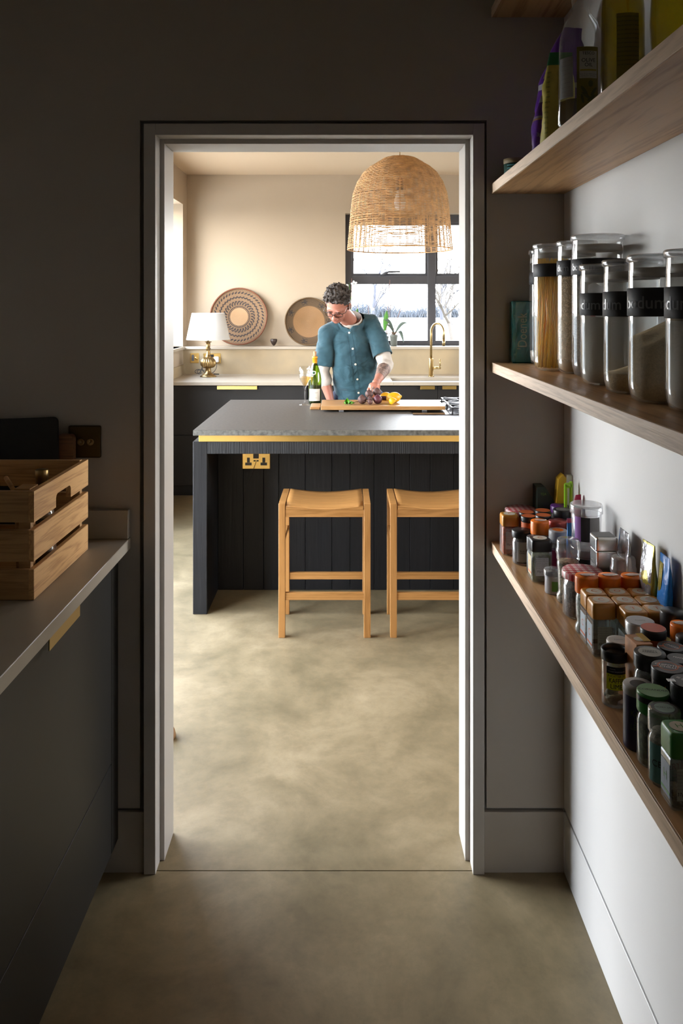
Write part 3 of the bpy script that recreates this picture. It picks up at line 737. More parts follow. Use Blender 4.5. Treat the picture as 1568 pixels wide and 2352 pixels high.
orchid(884, 'orchid with one upright green leaf and two tall canes just beside the man', [((885, 780), (895, 643)), ((886, 780), (903, 655))],
       [((883, 760), (888, 713), .024, .0, LEAF)], Y=7.50, pr=.034, ph=.09)
orchid(824, 'orchid with white flower rising behind the head of the man', [((806, 780), (807, 639)), ((819, 780), (821, 661))],
       [((815, 760), (800, 704), .02, .02, LEAF), ((815, 760), (821, 708), .018, .02, LEAF), ((806, 690), (801, 648), .004, .01, LEAF)], [(813, 652, .032), (797, 656, .016)], Y=7.44)
orchid(853, 'orchid with a small pink flower beyond the shoulder of the man', [((850, 780), (845, 698))], [((850, 770), (838, 735), .018, .02, LEAF)], [(856, 710, .018)], Y=7.50)

# pendant lampshade
pn = thing('pendant_lamp', 'large bell shaped wicker pendant lamp hanging over the island', 'pendant lamp', (at(918, 500, 4.6).x, 4.6, 0))
PR = [(170, 8), (176, 120), (200, 210), (250, 290), (310, 385), (380, 465), (500, 545), (650, 598), (800, 618), (1000, 637), (1200, 655), (1360, 672)]
k = 4.6 / F / 5.6
PR = [(CAMZ + (706 - (330 + y / 5.6)) * 4.6 / F, h * k) for y, h in PR]
def prad(z):
    for (z1, r1), (z2, r2) in zip(PR, PR[1:]):
        if z <= z1 and z >= z2: return r1 + (r2 - r1) * (z1 - z) / max(1e-6, z1 - z2)
    return PR[-1][1]
WICK = mat('natural_wicker', (.56, .33, .145, 1), .6, noise_amt=.28, noise_scale=30)
# arc length parametrisation
zz = [PR[0][0] - (PR[0][0] - PR[-1][0]) * (i / 400) ** 1.6 for i in range(401)]; al = [0]
for a, b in zip(zz, zz[1:]): al.append(al[-1] + math.hypot(a - b, prad(a) - prad(b)))
def atlen(s):
    for i in range(400):
        if al[i + 1] >= s:
            f = (s - al[i]) / max(1e-9, al[i + 1] - al[i]); z = zz[i] + (zz[i + 1] - zz[i]) * f
            return z, prad(z)
    return zz[-1], prad(zz[-1])
ns = 46; m = MB(); s = .03; row = 0
while s < al[-1] - .004:
    z, r = atlen(s); pts = []; nn = 92
    ph_ = random.uniform(-.0012, .0012)
    th = .0029 if z > 2.0 else .0022
    for i in range(nn):
        a = 2 * PI * i / nn
        wv = (1 if i % 2 == 0 else -1) * (1 if row % 2 else -1) * .0028
        w2 = .0018 * noise.noise(Vector((math.cos(a) * 2, math.sin(a) * 2, row * .7)))
        pts.append(((r + wv) * math.cos(a), (r + wv) * math.sin(a), z + w2 + ph_))
    m.tube(pts, th, 4, closed=True)
    s += .0086 if z > 2.0 else .0098; row += 1
m.build('weave', WICK, pn, kind='stuff')
m = MB()
for k_ in range(ns):
    a = 2 * PI * (k_ * 2) / 92
    for da in (-.008, .008):
        pts = []
        for i in range(26):
            z, r = atlen(al[-1] * i / 25)
            pts.append((r * math.cos(a + da), r * math.sin(a + da), z))
        m.tube(pts, .0019, 4)
m.build('stakes', WICK, pn, kind='stuff')
zb, rb = PR[-1][0], PR[-1][1]
MB().tube([(rb * math.cos(a), rb * math.sin(a), zb) for a in [2 * PI * i / 72 for i in range(72)]], .0042, 6, closed=True).build('rim', WICK, pn)
MB().lathe([(.0, PR[0][0] + .002), (.03, PR[0][0]), (.05, PR[0][0] - .008)], 24).build('crown_disc', WICK, pn)
MB().tube([(0, 0, CZ), (0, 0, PR[0][0] - .17)], .0028, 8).build('cord', BRASSD, pn)
MB().lathe([(.0, CZ - .03), (.045, CZ - .028), (.05, CZ)], 24).build('ceiling_rose', BRASSD, pn)
MB().lathe([(.012, 2.30), (.02, 2.29), (.021, 2.235), (.017, 2.225)], 20).build('bulb_holder', BLACKP, pn)
MB().lathe([(.014, 2.23), (.02, 2.21), (.032, 2.17), (.034, 2.15), (.026, 2.12), (0, 2.11)], 24).build('bulb', mat('frosted_bulb', (.85, .85, .84, 1), .3), pn)

# hob
hb = thing('gas_hob', 'black glass gas hob with steel edged supports set in the island top', 'hob', (0, 0, 0))
MB().box(.395, 1.20, 4.555, 5.17, .9342, .938, .001).build('glass_plate', mat('hob_black_glass', (.01, .01, .011, 1), .1), hb)
MB().box(.39, 1.205, 5.17, 5.20, .9342, .944, .001).build('rear_trim', STEEL, hb)
IRON = mat('cast_iron', (.03, .032, .038, 1), .35, .3)
for cx, cy in ((.75, 4.76), (1.02, 4.76), (.75, 5.03), (1.02, 5.03)):
    MB().lathe([(0, .938), (.045, .938), (.045, .95), (.03, .955), (0, .956)], 24, Matrix.Translation((cx, cy, 0))).build('burner', IRON, hb)
    m = MB()
    for (a, b, c, d) in ((cx - .125, cx + .125, cy - .125, cy - .117), (cx - .125, cx + .125, cy + .117, cy + .125), (cx - .125, cx - .117, cy - .117, cy + .117), (cx + .117, cx + .125, cy - .117, cy + .117)): m.box(a, b, c, d, .960, .968)
    for a_ in range(4):
        M_ = Matrix.Translation((cx, cy, 0)) @ Matrix.Rotation(a_ * PI / 2 + .0, 4, 'Z')
        m.box(.03, .125, -.003, .003, .960, .972, M=M_)
        m.box(.045, .15, -.003, .003, .960, .972, M=Matrix.Translation((cx, cy, 0)) @ Matrix.Rotation(a_ * PI / 2 + PI / 4, 4, 'Z'))
    for dx_ in (-.12, .12):
        for dy_ in (-.12, .12): m.box(cx + dx_ - .004, cx + dx_ + .004, cy + dy_ - .004, cy + dy_ + .004, .938, .962)
    m.build('pan_support', IRON, hb)

# chopping boards
cbd = thing('chopping_board', 'long oak chopping board carrying beetroots and lemons', 'chopping board', (0, 0, 0))
MB().box(-.137, .595, 4.690, 4.795, .9455, .968, .002).build('plank', BOARD, cbd)
MB().box(-.137, .595, 4.7955, 4.905, .9455, .968, .002).build('plank', BOARD, cbd)
MB().box(-.137, .595, 4.9055, 5.02, .9455, .968, .002).build('plank', BOARD, cbd)
for x in (-.03, .46):
    MB().box(x, x + .028, 4.688, 4.72, .9385 if x > .1 else .9342, .9455, .001).build('foot', GREYP, cbd)
for x in (-.1, .3):
    MB().box(x, x + .03, 4.98, 5.01, .9342, .9455, .001).build('foot', GREYP, cbd)
b2 = box('serving_board', BOARD, -.205, -.145, 4.80, 4.99, .9342, .950, bev=.003)
tag(b2, 'narrow oak board peeking out left of the long chopping board', 'board')

# wine bottle and glass
BT = at(723, 900, 5.095)
wb = thing('wine_bottle', 'open green glass bottle of white wine with cork and yellow foil', 'bottle', (BT.x, 5.095, .934))
WG = glass('green_bottle_glass', (.30, .42, .05, 1), rough=.03, gain=1.1, fac0=.02)
MB().lathe([(0, .004), (.030, .0), (.0405, .006), (.0415, .02), (.0415, .155), (.038, .185), (.028, .222), (.0185, .25), (.0145, .262), (.0140, .30), (.0125, .30), (.0120, .262), (.017, .245)], 40, cap=False).build('bottle_glass', WG, wb)
MB().lathe([(0, .005), (.039, .006), (.0395, .118), (0, .118)], 32).build('wine', mat('white_wine_in_bottle', (.10, .09, .012, 1), .15), wb)
MB().lathe([(.0150, .246), (.0152, .290), (.0175, .291), (.0175, .302), (.0150, .303), (.013, .303)], 28, cap=False).build('foil', mat('yellow_foil', (.62, .28, .015, 1), .4), wb)
MB().lathe([(0, .295), (.0098, .295), (.0105, .334), (0, .334)], 20).build('cork', mat('cork', (.45, .24, .12, 1), .8), wb)
lb = patch('label', .0420, -PI / 2 - .05, .078, .022, .098, mat('wine_label', (.70, .67, .60, 1), .6), wb)
text('lettering', 'Vieux Sigogne', .0105, oncyl(.0423, -PI / 2 - .08, .075), GREYINK, lb, sx=.8)
text('lettering', 'Les Collines', .0080, oncyl(.0423, -PI / 2 - .03, .042), GREYINK, lb, sx=.8)
text('lettering', '_____________', .007, oncyl(.0423, -PI / 2 - .03, .066), GREYINK, lb, sx=.8)
m = MB().lathe([(0, 0), (.0145, 0), (.0145, .0008), (0, .0008)], 28)
md = m.build('neck_label', WHITE, wb); md.location = (-.006, -.0333, .200); md.rotation_euler = (PI / 2 - .34, 0, -.15)
mm_ = MB().lathe([(0, 0), (.008, 0), (.008, .0004), (0, .0004)], 16).build('emblem', mat('dark_green_ink', (.01, .08, .03, 1), .6), md); mm_.location.z = .0009
gl = thing('wine_glass', 'stemmed glass of white wine beside the bottle', 'glass', (at(700, 900, 5.03).x, 5.03, .934))
CG = glass('crystal', (.97, .97, .96, 1), rough=.02, gain=.9, fac0=.01)
MB().lathe([(0, .0), (.036, .0005), (.037, .002), (.012, .007), (.0055, .014), (.0042, .03), (.0040, .095), (.0055, .108), (.010, .118), (.024, .145), (.036, .172), (.0395, .190), (.0380, .215), (.0325, .246), (.0318, .246), (.0370, .215), (.0385, .190), (.035, .172), (.023, .146), (.008, .119)], 40, cap=False).build('glass_body', CG, gl)
MB().lathe([(0, .119), (.0082, .1195), (.0225, .1465), (.0342, .1715), (.0362, .178), (0, .178)], 32).build('wine', glass('pale_wine', (.86, .68, .28, 1), gain=1.0, haze=.12), gl)

# beetroots, lemons, leaf
BEET = mat('beetroot_skin', (.085, .038, .032, 1), .6, noise_amt=.45, noise_scale=45, bump=.4, bump_scale=60)
BEETP = mat('purple_beetroot_skin', (.09, .02, .032, 1), .5, noise_amt=.5, noise_scale=40, bump=.4, bump_scale=60)
def beet(px_, py_, rpx, Y, label, m_=BEET, root=None, stalk=None):
    r = rpx * Y / F; c = at(px_, py_, Y); c.z = max(c.z, .968 + r * .98)
    t = thing('beetroot', label, 'beetroot', c, group='pile of beetroots on the chopping board')
    b = MB().ball((0, 0, 0), (r, r, r * .97), sub=4)
    for v in b.bm.verts:
        v.co *= 1 + .05 * noise.noise(v.co * 40)
        if v.co.z > 0: v.co.z *= 1 + .12 * max(0, 1 - math.hypot(v.co.x, v.co.y) / r * 1.6)
    b.build('bulb', m_, t)
    MB().lathe([(r * .32, r * .93), (r * .25, r * 1.05), (r * .12, r * 1.10), (0, r * 1.08)], 12).build('crown', BEETP, t)
    if root: MB().tube(smooth_path([Vector(q_) * r for q_ in root], 4), [.0028 * (1 - .8 * i / (4 * (len(root) - 1))) for i in range(4 * (len(root) - 1) + 1)], 6).build('root', BEET, t)
    return t
beet(831.5, 924, 10.3, 4.80, 'large beetroot at the left of the pile with a long thin root', root=[(-.9, -.1, -.5), (-1.4, -.2, -.5), (-1.9, -.1, -.8)])
beet(867, 925, 10.5, 4.80, 'purple beetroot at the lower right of the pile', BEETP, root=[(-.8, -.6, .1), (-1.5, -.9, .1), (-2.2, -1, 0)])
beet(849.5, 928, 6.6, 4.77, 'small beetroot at the bottom front of the pile', root=[(-.8, -.5, .1), (-2.0, -1, .2), (-3.0, -1, .6)])
beet(847.5, 905, 9.4, 4.855, 'upright beetroot at the upper left of the pile')
beet(865.5, 900.5, 9.6, 4.88, 'beetroot highest in the pile, right of the upright one')
beet(849.5, 917, 7.0, 4.795, 'small round beetroot in the middle of the pile')
m = MB()
for i, (a, b) in enumerate((((866, 905), (857, 893)), ((851, 900), (855, 890)), ((860, 905), (856, 888)))):
    m.tube([at(a[0], a[1], 4.9), at((a[0] + b[0]) / 2, a[1] - 6, 4.93), at(b[0], b[1], 4.965)], [.005, .004, .003], 7)
tag(m.build('beetroot_stalks', mat('beet_stalk', (.33, .25, .22, 1), .6)), 'cut pale beetroot stalks gripped in the hand above the pile', 'stalk')
m = MB().grid(lambda u, v: at(867 + 20 * u, 912 + 10 * v + 6 * u * u - 8 * u, 4.87 - .02 * math.sin(4 * v)), 8, 5, .001)
tag(m.build('beetroot_leaf', mat('beet_leaf', (.06, .012, .018, 1), .5)), 'dark red leaf lying between the beetroots and the lemons', 'leaf')
LEM = mat('lemon_peel', (.62, .33, .004, 1), .42, noise_amt=.05, noise_scale=10, bump=.25, bump_scale=130)
def lemon(px_, py_, rpx, Y, label, rot, half=False, nib=True):
    r = rpx * Y / F; c = at(px_, py_, Y); c.z = max(c.z, .968 + r * (.86 if not half else .55))
    t = thing('lemon', label, 'lemon', c); t.rotation_euler = rot
    L = 1.28
    prof = []
    for i in range(17):
        a = PI * i / 16 - PI / 2; z = math.sin(a) * r * L; rr = math.cos(a) * r * .95
        prof.append((max(rr, 0), z))
    if half: prof = [q_ for q_ in prof if q_[1] >= -1e-6]
    if nib: prof = prof[:-2] + [(r * .22, r * 1.30), (r * .17, r * 1.42), (0, r * 1.46)]
    MB().lathe(prof, 28, cap=False).build('peel', LEM, t)
    if half:
        MB().lathe([(0, -.0003), (r * .93, -.0003), (r * .93, .0)], 28).build('pith', mat('lemon_pith', (.85, .75, .45, 1), .5), t)
        m = MB()
        for k_ in range(9):
            a0 = 2 * PI * k_ / 9 + .05; a1 = a0 + 2 * PI / 9 - .1
            m.poly([(r * .1 * math.cos((a0 + a1) / 2), r * .1 * math.sin((a0 + a1) / 2)), (r * .8 * math.cos(a0), r * .8 * math.sin(a0)), (r * .8 * math.cos(a1), r * .8 * math.sin(a1))], -.0012, -.0003)
        m.build('segments', mat('lemon_flesh', (.90, .68, .12, 1), .25), t)
    return t
lemon(884.5, 913, 10.5, 4.98, 'whole lemon at the back of the board behind the large lemon', (0, PI / 2 - .2, .3))
lemon(904, 919.5, 13, 4.88, 'large whole lemon with its nipple end to the right', (0, PI / 2 - .15, .15))
lemon(903, 930, 9.5, 4.78, 'cut lemon wedge lying in front of the large lemon', (0, -.7, .2), half=True, nib=False)
m = MB()
P0 = at(801, 935.5, 4.77)
fd = lambda cx, w, hgt, tw: (lambda u, v: Vector((P0.x + cx + (u - .5) * w * math.sin(PI * min(.98, v + .04)) , P0.y + .012 * math.sin(5 * u + tw), .9695 + hgt * v * (1 - .35 * abs(u - .5)) + .003 * math.sin(9 * u))))
m.grid(fd(-.010, .034, .042, 0), 8, 6, .0008); m.grid(fd(.012, .046, .022, 1), 8, 6, .0008); m.grid(fd(-.022, .02, .018, 2), 6, 5, .0008)
tag(m.build('lemon_leaf', mat('fresh_leaf', (.12, .34, .03, 1), .35)), 'curled fresh green leaf at the left of the beetroots', 'leaf')
m = MB().grid(lambda u, v: at(886 + 12 * u, 929 + 5 * v, 4.76 + .02 * v), 5, 4, .0008)
for v in m.bm.verts: v.co.z = .9692 + .004 * math.sin(v.co.x * 300)
tag(m.build('herb_sprig', mat('fresh_leaf', (.12, .34, .03, 1), .35)), 'small green sprig beside the cut lemon', 'leaf')
# round stop on the kitchen floor just past the left jamb
ds = thing('door_stop', 'small brown rounded object on the kitchen floor beyond the left jamb', 'door stop', (-.637, 2.87, 0))
MB().lathe([(0, 0), (.030, 0), (.032, .008), (.026, .030), (.012, .043), (0, .045)], 28).build('stop_body', mat('tan_wood', (.25, .13, .05, 1), .5), ds)

# ================================================================== PANTRY: shelves, counter, crate
Z1, Z2, Z3 = 1.887, 1.3996, .9097
def shelf(zt, label, y0=-.95):
    t = thing('wall_shelf', label, 'shelf', (0, 0, 0))
    MB().box(.4055, .6028, y0, 2.1805, zt - .0265, zt, .0008).build('board', OAK, t)
    MB().box(.4025, .4055, y0, 2.1805, zt - .0265, zt, .0006).build('edge_band', OAKEDGE, t, label='paler oak front edge')
    return t
shelf(2.370, 'oak wall shelf at the very top right, seen only from below')
shelf(Z1, 'oak wall shelf that carries the olive oil bottles')
shelf(Z2, 'oak wall shelf that carries the tall glass storage jars')
shelf(Z3, 'lowest oak wall shelf, crowded with spice jars')

ctr = thing('pantry_cabinet', 'dark pantry base cabinets with brass edge pull left of the doorway', 'cabinet', (0, 0, 0))
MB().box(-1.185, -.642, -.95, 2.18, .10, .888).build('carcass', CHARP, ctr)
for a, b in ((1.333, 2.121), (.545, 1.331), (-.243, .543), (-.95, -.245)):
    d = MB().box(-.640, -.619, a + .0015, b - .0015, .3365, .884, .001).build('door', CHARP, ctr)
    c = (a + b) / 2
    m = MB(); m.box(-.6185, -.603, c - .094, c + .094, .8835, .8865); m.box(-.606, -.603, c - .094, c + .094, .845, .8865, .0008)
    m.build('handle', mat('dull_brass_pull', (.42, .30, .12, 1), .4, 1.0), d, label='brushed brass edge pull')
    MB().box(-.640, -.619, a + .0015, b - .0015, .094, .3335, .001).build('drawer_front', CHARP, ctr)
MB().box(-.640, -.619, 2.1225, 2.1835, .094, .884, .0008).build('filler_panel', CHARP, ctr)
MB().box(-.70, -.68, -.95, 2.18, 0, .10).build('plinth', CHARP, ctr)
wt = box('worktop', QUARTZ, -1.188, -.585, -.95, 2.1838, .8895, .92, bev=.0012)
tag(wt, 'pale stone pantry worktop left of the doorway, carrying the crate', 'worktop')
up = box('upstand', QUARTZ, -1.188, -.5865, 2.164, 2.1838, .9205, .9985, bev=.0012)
tag(up, 'low stone upstand against the wall behind the crate', 'upstand')

# slatted crate
cr = thing('slatted_crate', 'slatted oak crate with a cut hand hold on the pantry worktop', 'crate', (0, 0, 0))
cx0, cx1, cy0, cy1, th = -.955, -.666, 1.712, 2.074, .012
ZS = ((.9205, .986), (1.003, 1.071), (1.0875, 1.1545))
for z0, z1 in ZS[:2]:
    box('slat', CRATEX, cx1 - th, cx1, cy0, cy1, z0, z1, cr, .001)
def notch(x, lab=None):
    yc, hw, zt, rr = 1.893, .050, 1.118, .012
    pts = [(cy0, 1.0875), (yc - hw, 1.0875), (yc - hw, zt - rr)]
    for i in range(1, 6): a = PI - i * PI / 10; pts.append((yc - hw + rr + rr * math.cos(a), zt - rr + rr * math.sin(a)))
    for i in range(0, 5): a = PI / 2 - i * PI / 10; pts.append((yc + hw - rr + rr * math.cos(a), zt - rr + rr * math.sin(a)))
    pts += [(yc + hw, zt - rr), (yc + hw, 1.0875), (cy1, 1.0875), (cy1, 1.1545), (cy0, 1.1545)]
    # concave outline: build as quads from the top edge down
    m = MB(); bm = m.bm
    low = pts[:-2]
    cols = [[bm.verts.new((xx, y, z)) for xx in (x - th, x)] for y, z in low]
    tops = [[bm.verts.new((xx, y, 1.1545)) for xx in (x - th, x)] for y, z in low]
    for i in range(len(low) - 1):
        a, b, c, d = cols[i], cols[i + 1], tops[i + 1], tops[i]
        if abs(low[i][0] - low[i + 1][0]) > 1e-7:
            bm.faces.new((a[1], b[1], c[1], d[1])); bm.faces.new((a[0], d[0], c[0], b[0])); bm.faces.new((d[0], d[1], c[1], c[0]))
        bm.faces.new((a[0], b[0], b[1], a[1]))
    bm.faces.new((cols[0][0], cols[0][1], tops[0][1], tops[0][0])); bm.faces.new((cols[-1][1], cols[-1][0], tops[-1][0], tops[-1][1]))
    return m.build('slat', CRATEX, cr, label='top slat with cut hand hold')
notch(cx1); notch(cx0 + th)
for z0, z1 in ZS[:2]: box('slat', CRATEX, cx0, cx0 + th, cy0, cy1, z0, z1, cr, .001)
for z0, z1 in ZS:
    box('slat', CRATE_SHADED, cx0 + th, cx1 - th, cy0, cy0 + th, z0, z1, cr, .001)
    box('slat', CRATE_SHADED, cx0 + th, cx1 - th, cy1 - th, cy1, z0, z1, cr, .001)
for x in (cx0 + th, cx1 - th - .026):
    for y in (cy0 + th, cy1 - th - .016): box('corner_post', CRATE_SHADED, x, x + .026, y, y + .016, .9205, 1.157 if y > 1.9 else 1.150, cr, .001)
box('bottom_board', CRATE_SHADED, cx0 + th, cx1 - th, cy0 + th, cy1 - th, .925, .932, cr, 0)
b = thing('clear_bottle', 'clear glass bottle with a gold screw cap standing in the crate', 'bottle', (at(96, 1100, 1.86).x, 1.86, .9325))
MB().lathe([(0, 0), (.030, 0), (.032, .01), (.032, .125), (.020, .165), (.0125, .18), (.0115, .215)], 24, cap=False).build('bottle_glass', JARGLASS, b)
MB().lathe([(.0135, .205), (.0140, .219), (.0150, .220), (.0150, .2375), (.0135, .2395), (0, .2395)], 24).build('cap', BRASSD, b, label='gold coloured screw cap')
MB().lathe([(0, .003), (.0295, .003), (.0295, .09), (0, .09)], 20).build('liquid', mat('amber_liquid', (.12, .05, .01, 1), .2), b)
w = box('wooden_block', STOOLX, -.716, -.681, 1.727, 1.775, 1.118, 1.1565, bev=.001); w.data.transform(Matrix.Translation((0, 0, 0)))
tag(w, 'small pale wooden block lying at the front of the crate', 'block')
box('wooden_block_base', STOOLX, -.712, -.685, 1.73, 1.77, .932, 1.118, w, .001).name = 'lower_block'
m = MB().tube([at(34, 1130, 1.80), at(20, 1108, 1.86), at(14, 1098, 1.90)], .0055, 10)
m.tube([at(34, 1130, 1.80), (at(34, 1130, 1.80).x + .0, 1.84, .934)], .0055, 10)
tag(m.build('wooden_spoon_handle', STOOLX), 'slim wooden handle sticking up inside the crate', 'utensil')
g = thing('green_tub', 'green plastic tub glimpsed between the front slats of the crate', 'tub', (-.82, 1.775, .9325))
MB().lathe([(0, 0), (.036, 0), (.040, .078), (.040, .080)], 28).build('tub_body', mat('green_tub_plastic', (.01, .10, .03, 1), .4), g)
MB().lathe([(.042, .072), (.042, .084), (0, .085)], 28).build('lid', GREENL, g)
# black tray and live edge board behind the crate
def rrect(x0, x1, z0, z1, r, n=6, curve=0.0):
    pts = []
    for cx, cz, a0 in ((x1 - r, z1 - r, 0), (x0 + r, z1 - r, PI / 2), (x0 + r, z0 + r, PI), (x1 - r, z0 + r, 1.5 * PI)):
        for i in range(n + 1):
            a = a0 + PI / 2 * i / n; x = cx + r * math.cos(a); z = cz + r * math.sin(a)
            pts.append((x, z))
    return pts
tr = MB(); bm = tr.bm
x1 = at(140, 950, 2.135).x; top = at(135, 953, 2.135).z
pts = rrect(-.36, 0, 0, .335, .014)
P3 = Matrix.Translation((x1, 2.130, .921)) @ Matrix.Rotation(math.radians(-2.2), 4, 'Y') @ Matrix.Rotation(PI / 2 - .05, 4, 'X')
m = MB().poly(pts, -.006, .006, P3); tb = m.build('black_tray', mat('black_gloss', (.002, .002, .002, 1), .6))
tag(tb, 'black round cornered tray leaning on the wall behind the crate', 'tray')
pts = rrect(-.30, 0, 0, .295, .02)
P3 = Matrix.Translation((at(170, 1000, 2.16).x, 2.163, .9995)) @ Matrix.Rotation(PI / 2, 4, 'X')
pts = rrect(-.30, 0, 0, at(165, 998, 2.16).z - .9995, .012)
lbm = MB().poly(pts, -.012, .012, P3).build('live_edge_board', wood('walnut_board', (.16, .07, .03, 1), (.07, .03, .015, 1), 'X', 12, .35))
tag(lbm, 'brown live edge wooden board standing behind the black tray', 'board')
# toggle switch plate
sw = thing('toggle_switch', 'dark bronze plate with two toggle switches on the pantry wall', 'switch', (0, 0, 0))
MB().box(-.7535, -.6655, 2.1795, 2.1838, 1.1385, 1.2265, .004, seg=3).build('face_plate', BRONZE, sw)
for px_ in (185.6, 207.5):
    c = at(px_, 1015.5, 2.179)
    Mx = Matrix.Translation((c.x, 2.1795, c.z)) @ Matrix.Rotation(PI / 2, 4, 'X')
    r_ = MB().lathe([(.0095, -.001), (.0095, .002), (.0075, .003), (.0065, .002), (0, .002)], 24, Mx).build('collar', BRASSD, sw)
    MB().tube([(c.x, 2.178, c.z), (c.x, 2.168, c.z + .004)], [.0018, .0032], 10).build('toggle', BRASSD, sw)

# ------------------------------------------------------------------ tall storage jars on the middle shelf
FLOUR = mat('pale_flour', (.60, .57, .50, 1), .9, bump=.2, bump_scale=200)
SUGAR = mat('golden_sugar', (.50, .38, .21, 1), .8, noise_amt=.15, noise_scale=300, bump=.5, bump_scale=500)
RICE = mat('brown_rice', (.50, .35, .18, 1), .6)
SPAG = mat('dry_spaghetti', (.95, .62, .06, 1), .5)
def storage_jar(x, y, r, h, zb, band, label, word, phi, fill=None, level=.5, slope=0.0, cat='jar'):
    t = thing('storage_jar', label, cat, (x, y, Z2), group='glass storage jars on the middle shelf')
    MB().lathe([(0, .003), (r * .70, .0005), (r * .9, .006), (r * .985, .022), (r, .035), (r, h - .030), (r * .985, h - .022), (r * .985, h - .012)], 44, cap=False).build('jar_glass', JARGLASS, t)
    MB().lathe([(r * .985, h - .012), (r * 1.06, h - .010), (r * 1.07, h - .002), (r * 1.04, h), (0, h)], 44, cap=False).build('lid', CLEARP, t)
    MB().lathe([(r * .93, h - .034), (r * .965, h - .033), (r * .965, h - .022), (r * .93, h - .021)], 40, cap=False).build('seal', mat('clear_seal', (.45, .42, .38, 1), .4), t)
    bb = MB().lathe([(r * 1.003, zb), (r * 1.035, zb + .001), (r * 1.035, zb + band - .001), (r * 1.003, zb + band)], 44, cap=False).build('band', RUBBER, t, label='black rubber band with raised lettering')
    if word:
        text('lettering', 'bodum', band * .62, oncyl(r * 1.045, phi, zb + band * .46), RUBBER_GLINT, bb, bold=.002)
    if fill is not None:
        H = h * level; rr = r * .955
        def surf(a, q): return H + slope * r * q * math.cos(a - 0.3) + .003 * math.sin(3 * a) * q
        m = MB(); bm = m.bm; n = 36
        rings = []
        for R_, z in ((rr * .7, .005), (rr * .94, .012), (rr, .035)): rings.append([bm.verts.new((R_ * math.cos(2 * PI * i / n), R_ * math.sin(2 * PI * i / n), z)) for i in range(n)])
        for q in (1, .6, .25): rings.append([bm.verts.new((rr * q * math.cos(2 * PI * i / n), rr * q * math.sin(2 * PI * i / n), max(.036, surf(2 * PI * i / n, q)))) for i in range(n)])
        bm.faces.new(list(reversed(rings[0]))); bm.faces.new(rings[-1])
        for a_, b_ in zip(rings, rings[1:]):
            for i in range(n):
                f = bm.faces.new((a_[i], a_[(i + 1) % n], b_[(i + 1) % n], b_[i])); f.smooth = True
        m.build('filling', fill, t, kind='stuff')
    return t
VC = lambda x, y: math.atan2(-y, -x)     # direction from a jar towards the door side viewer
storage_jar(.527, 2.098, .038, .3005, .210, .032, 'nearly empty tall glass jar nearest the doorway wall', 'bodum', VC(.527, 2.098) + .25, FLOUR, .08)
storage_jar(.530, 2.012, .038, .3005, .214, .032, 'tall glass jar of white flour, second from the doorway wall', 'bodum', VC(.53, 2.012) - .8, mat('white_flour', (.70, .68, .64, 1), .9), .62)
j = storage_jar(.4965, 1.904, .043, .3005, .2225, .031, 'tall glass jar of yellow spaghetti', None, 0)
m = MB(); rnd = random.Random(4)
for i in range(150):
    a = rnd.uniform(0, 2 * PI); q = math.sqrt(rnd.uniform(.25, 1)) * .0385; a2 = a + .45 + rnd.uniform(-.35, .35); q2 = math.sqrt(rnd.uniform(.3, 1)) * .0385
    m.tube([(q * math.cos(a), q * math.sin(a), .008), (q2 * math.cos(a2), q2 * math.sin(a2), rnd.uniform(.262, .268))], .0011, 5)
m.build('spaghetti', SPAG, j, kind='stuff')
j = storage_jar(.530, 1.816, .043, .3005, .2225, .034, 'tall glass jar of brown rice beside the spaghetti', 'bodum', VC(.53, 1.816) - 1.05, RICE, .73)
m = MB(); gb = bmesh.new(); bmesh.ops.create_icosphere(gb, subdivisions=1, radius=1); GV = [v.co.copy() for v in gb.verts]; GF = [[v.index for v in f.verts] for f in gb.faces]; gb.free()
for i in range(2300):
    a = rnd.uniform(PI * .85, PI * 2.05); z = rnd.uniform(.015, .218); R_ = .0408 * (1 if z > .03 else .82 + (z - .015) * 12 * .9 / 1)
    R_ = min(R_, .0408)
    Mx = Matrix.Translation((R_ * math.cos(a), R_ * math.sin(a), z)) @ Matrix.Rotation(a, 4, 'Z') @ Matrix.Rotation(rnd.uniform(0, PI), 4, 'X') @ Matrix.Diagonal((.0009, .0032, .0010, 1))
    vs = [m.bm.verts.new(Mx @ v) for v in GV]
    for f in GF: m.bm.faces.new([vs[k_] for k_ in f])
m.build('rice_grains', mat('rice_grain', (.75, .54, .30, 1), .5, noise_amt=.25, noise_scale=150), j, kind='stuff')
j = storage_jar(.5455, 1.717, .053, .3055, .220, .034, 'widest tall glass jar holding a folded paper packet', 'bodum', VC(.5455, 1.717) - .62)
m = MB().grid(lambda u, v: Vector((-.028 + .05 * u, -.030 + .012 * math.sin(5 * u + 3 * v), .008 + .19 * v + .004 * math.sin(9 * u))), 10, 12, .001)
pk = m.build('packet', mat('white_packet', (.66, .64, .64, 1), .4), j)
for z in (.05, .125): MB().box(-.026, -.016, -.037, -.034, z, z + .009).build('red_stripe', mat('red_print', (.6, .03, .03, 1), .5), pk)
storage_jar(.510, 1.552, .048, .2335, .1345, .0435, 'shorter glass jar of grey flour, leftmost of the front row', 'bodum', VC(.51, 1.552) - .95, FLOUR, .56)
storage_jar(.506, 1.400, .048, .2335, .1345, .0435, 'shorter glass jar almost empty with a little sugar at the base', 'bodum', VC(.506, 1.4) - 1.1, SUGAR, .17, .35)
storage_jar(.5035, 1.265, .050, .2335, .1365, .0445, 'shorter glass jar with a sloping heap of golden sugar', 'bodum', VC(.5035, 1.265) - .55, SUGAR, .48, .45)
storage_jar(.514, 1.148, .048, .2335, .1345, .0455, 'shorter glass jar of grey flour cut off by the right edge', 'bodum', VC(.514, 1.148) - .95, FLOUR, .55)
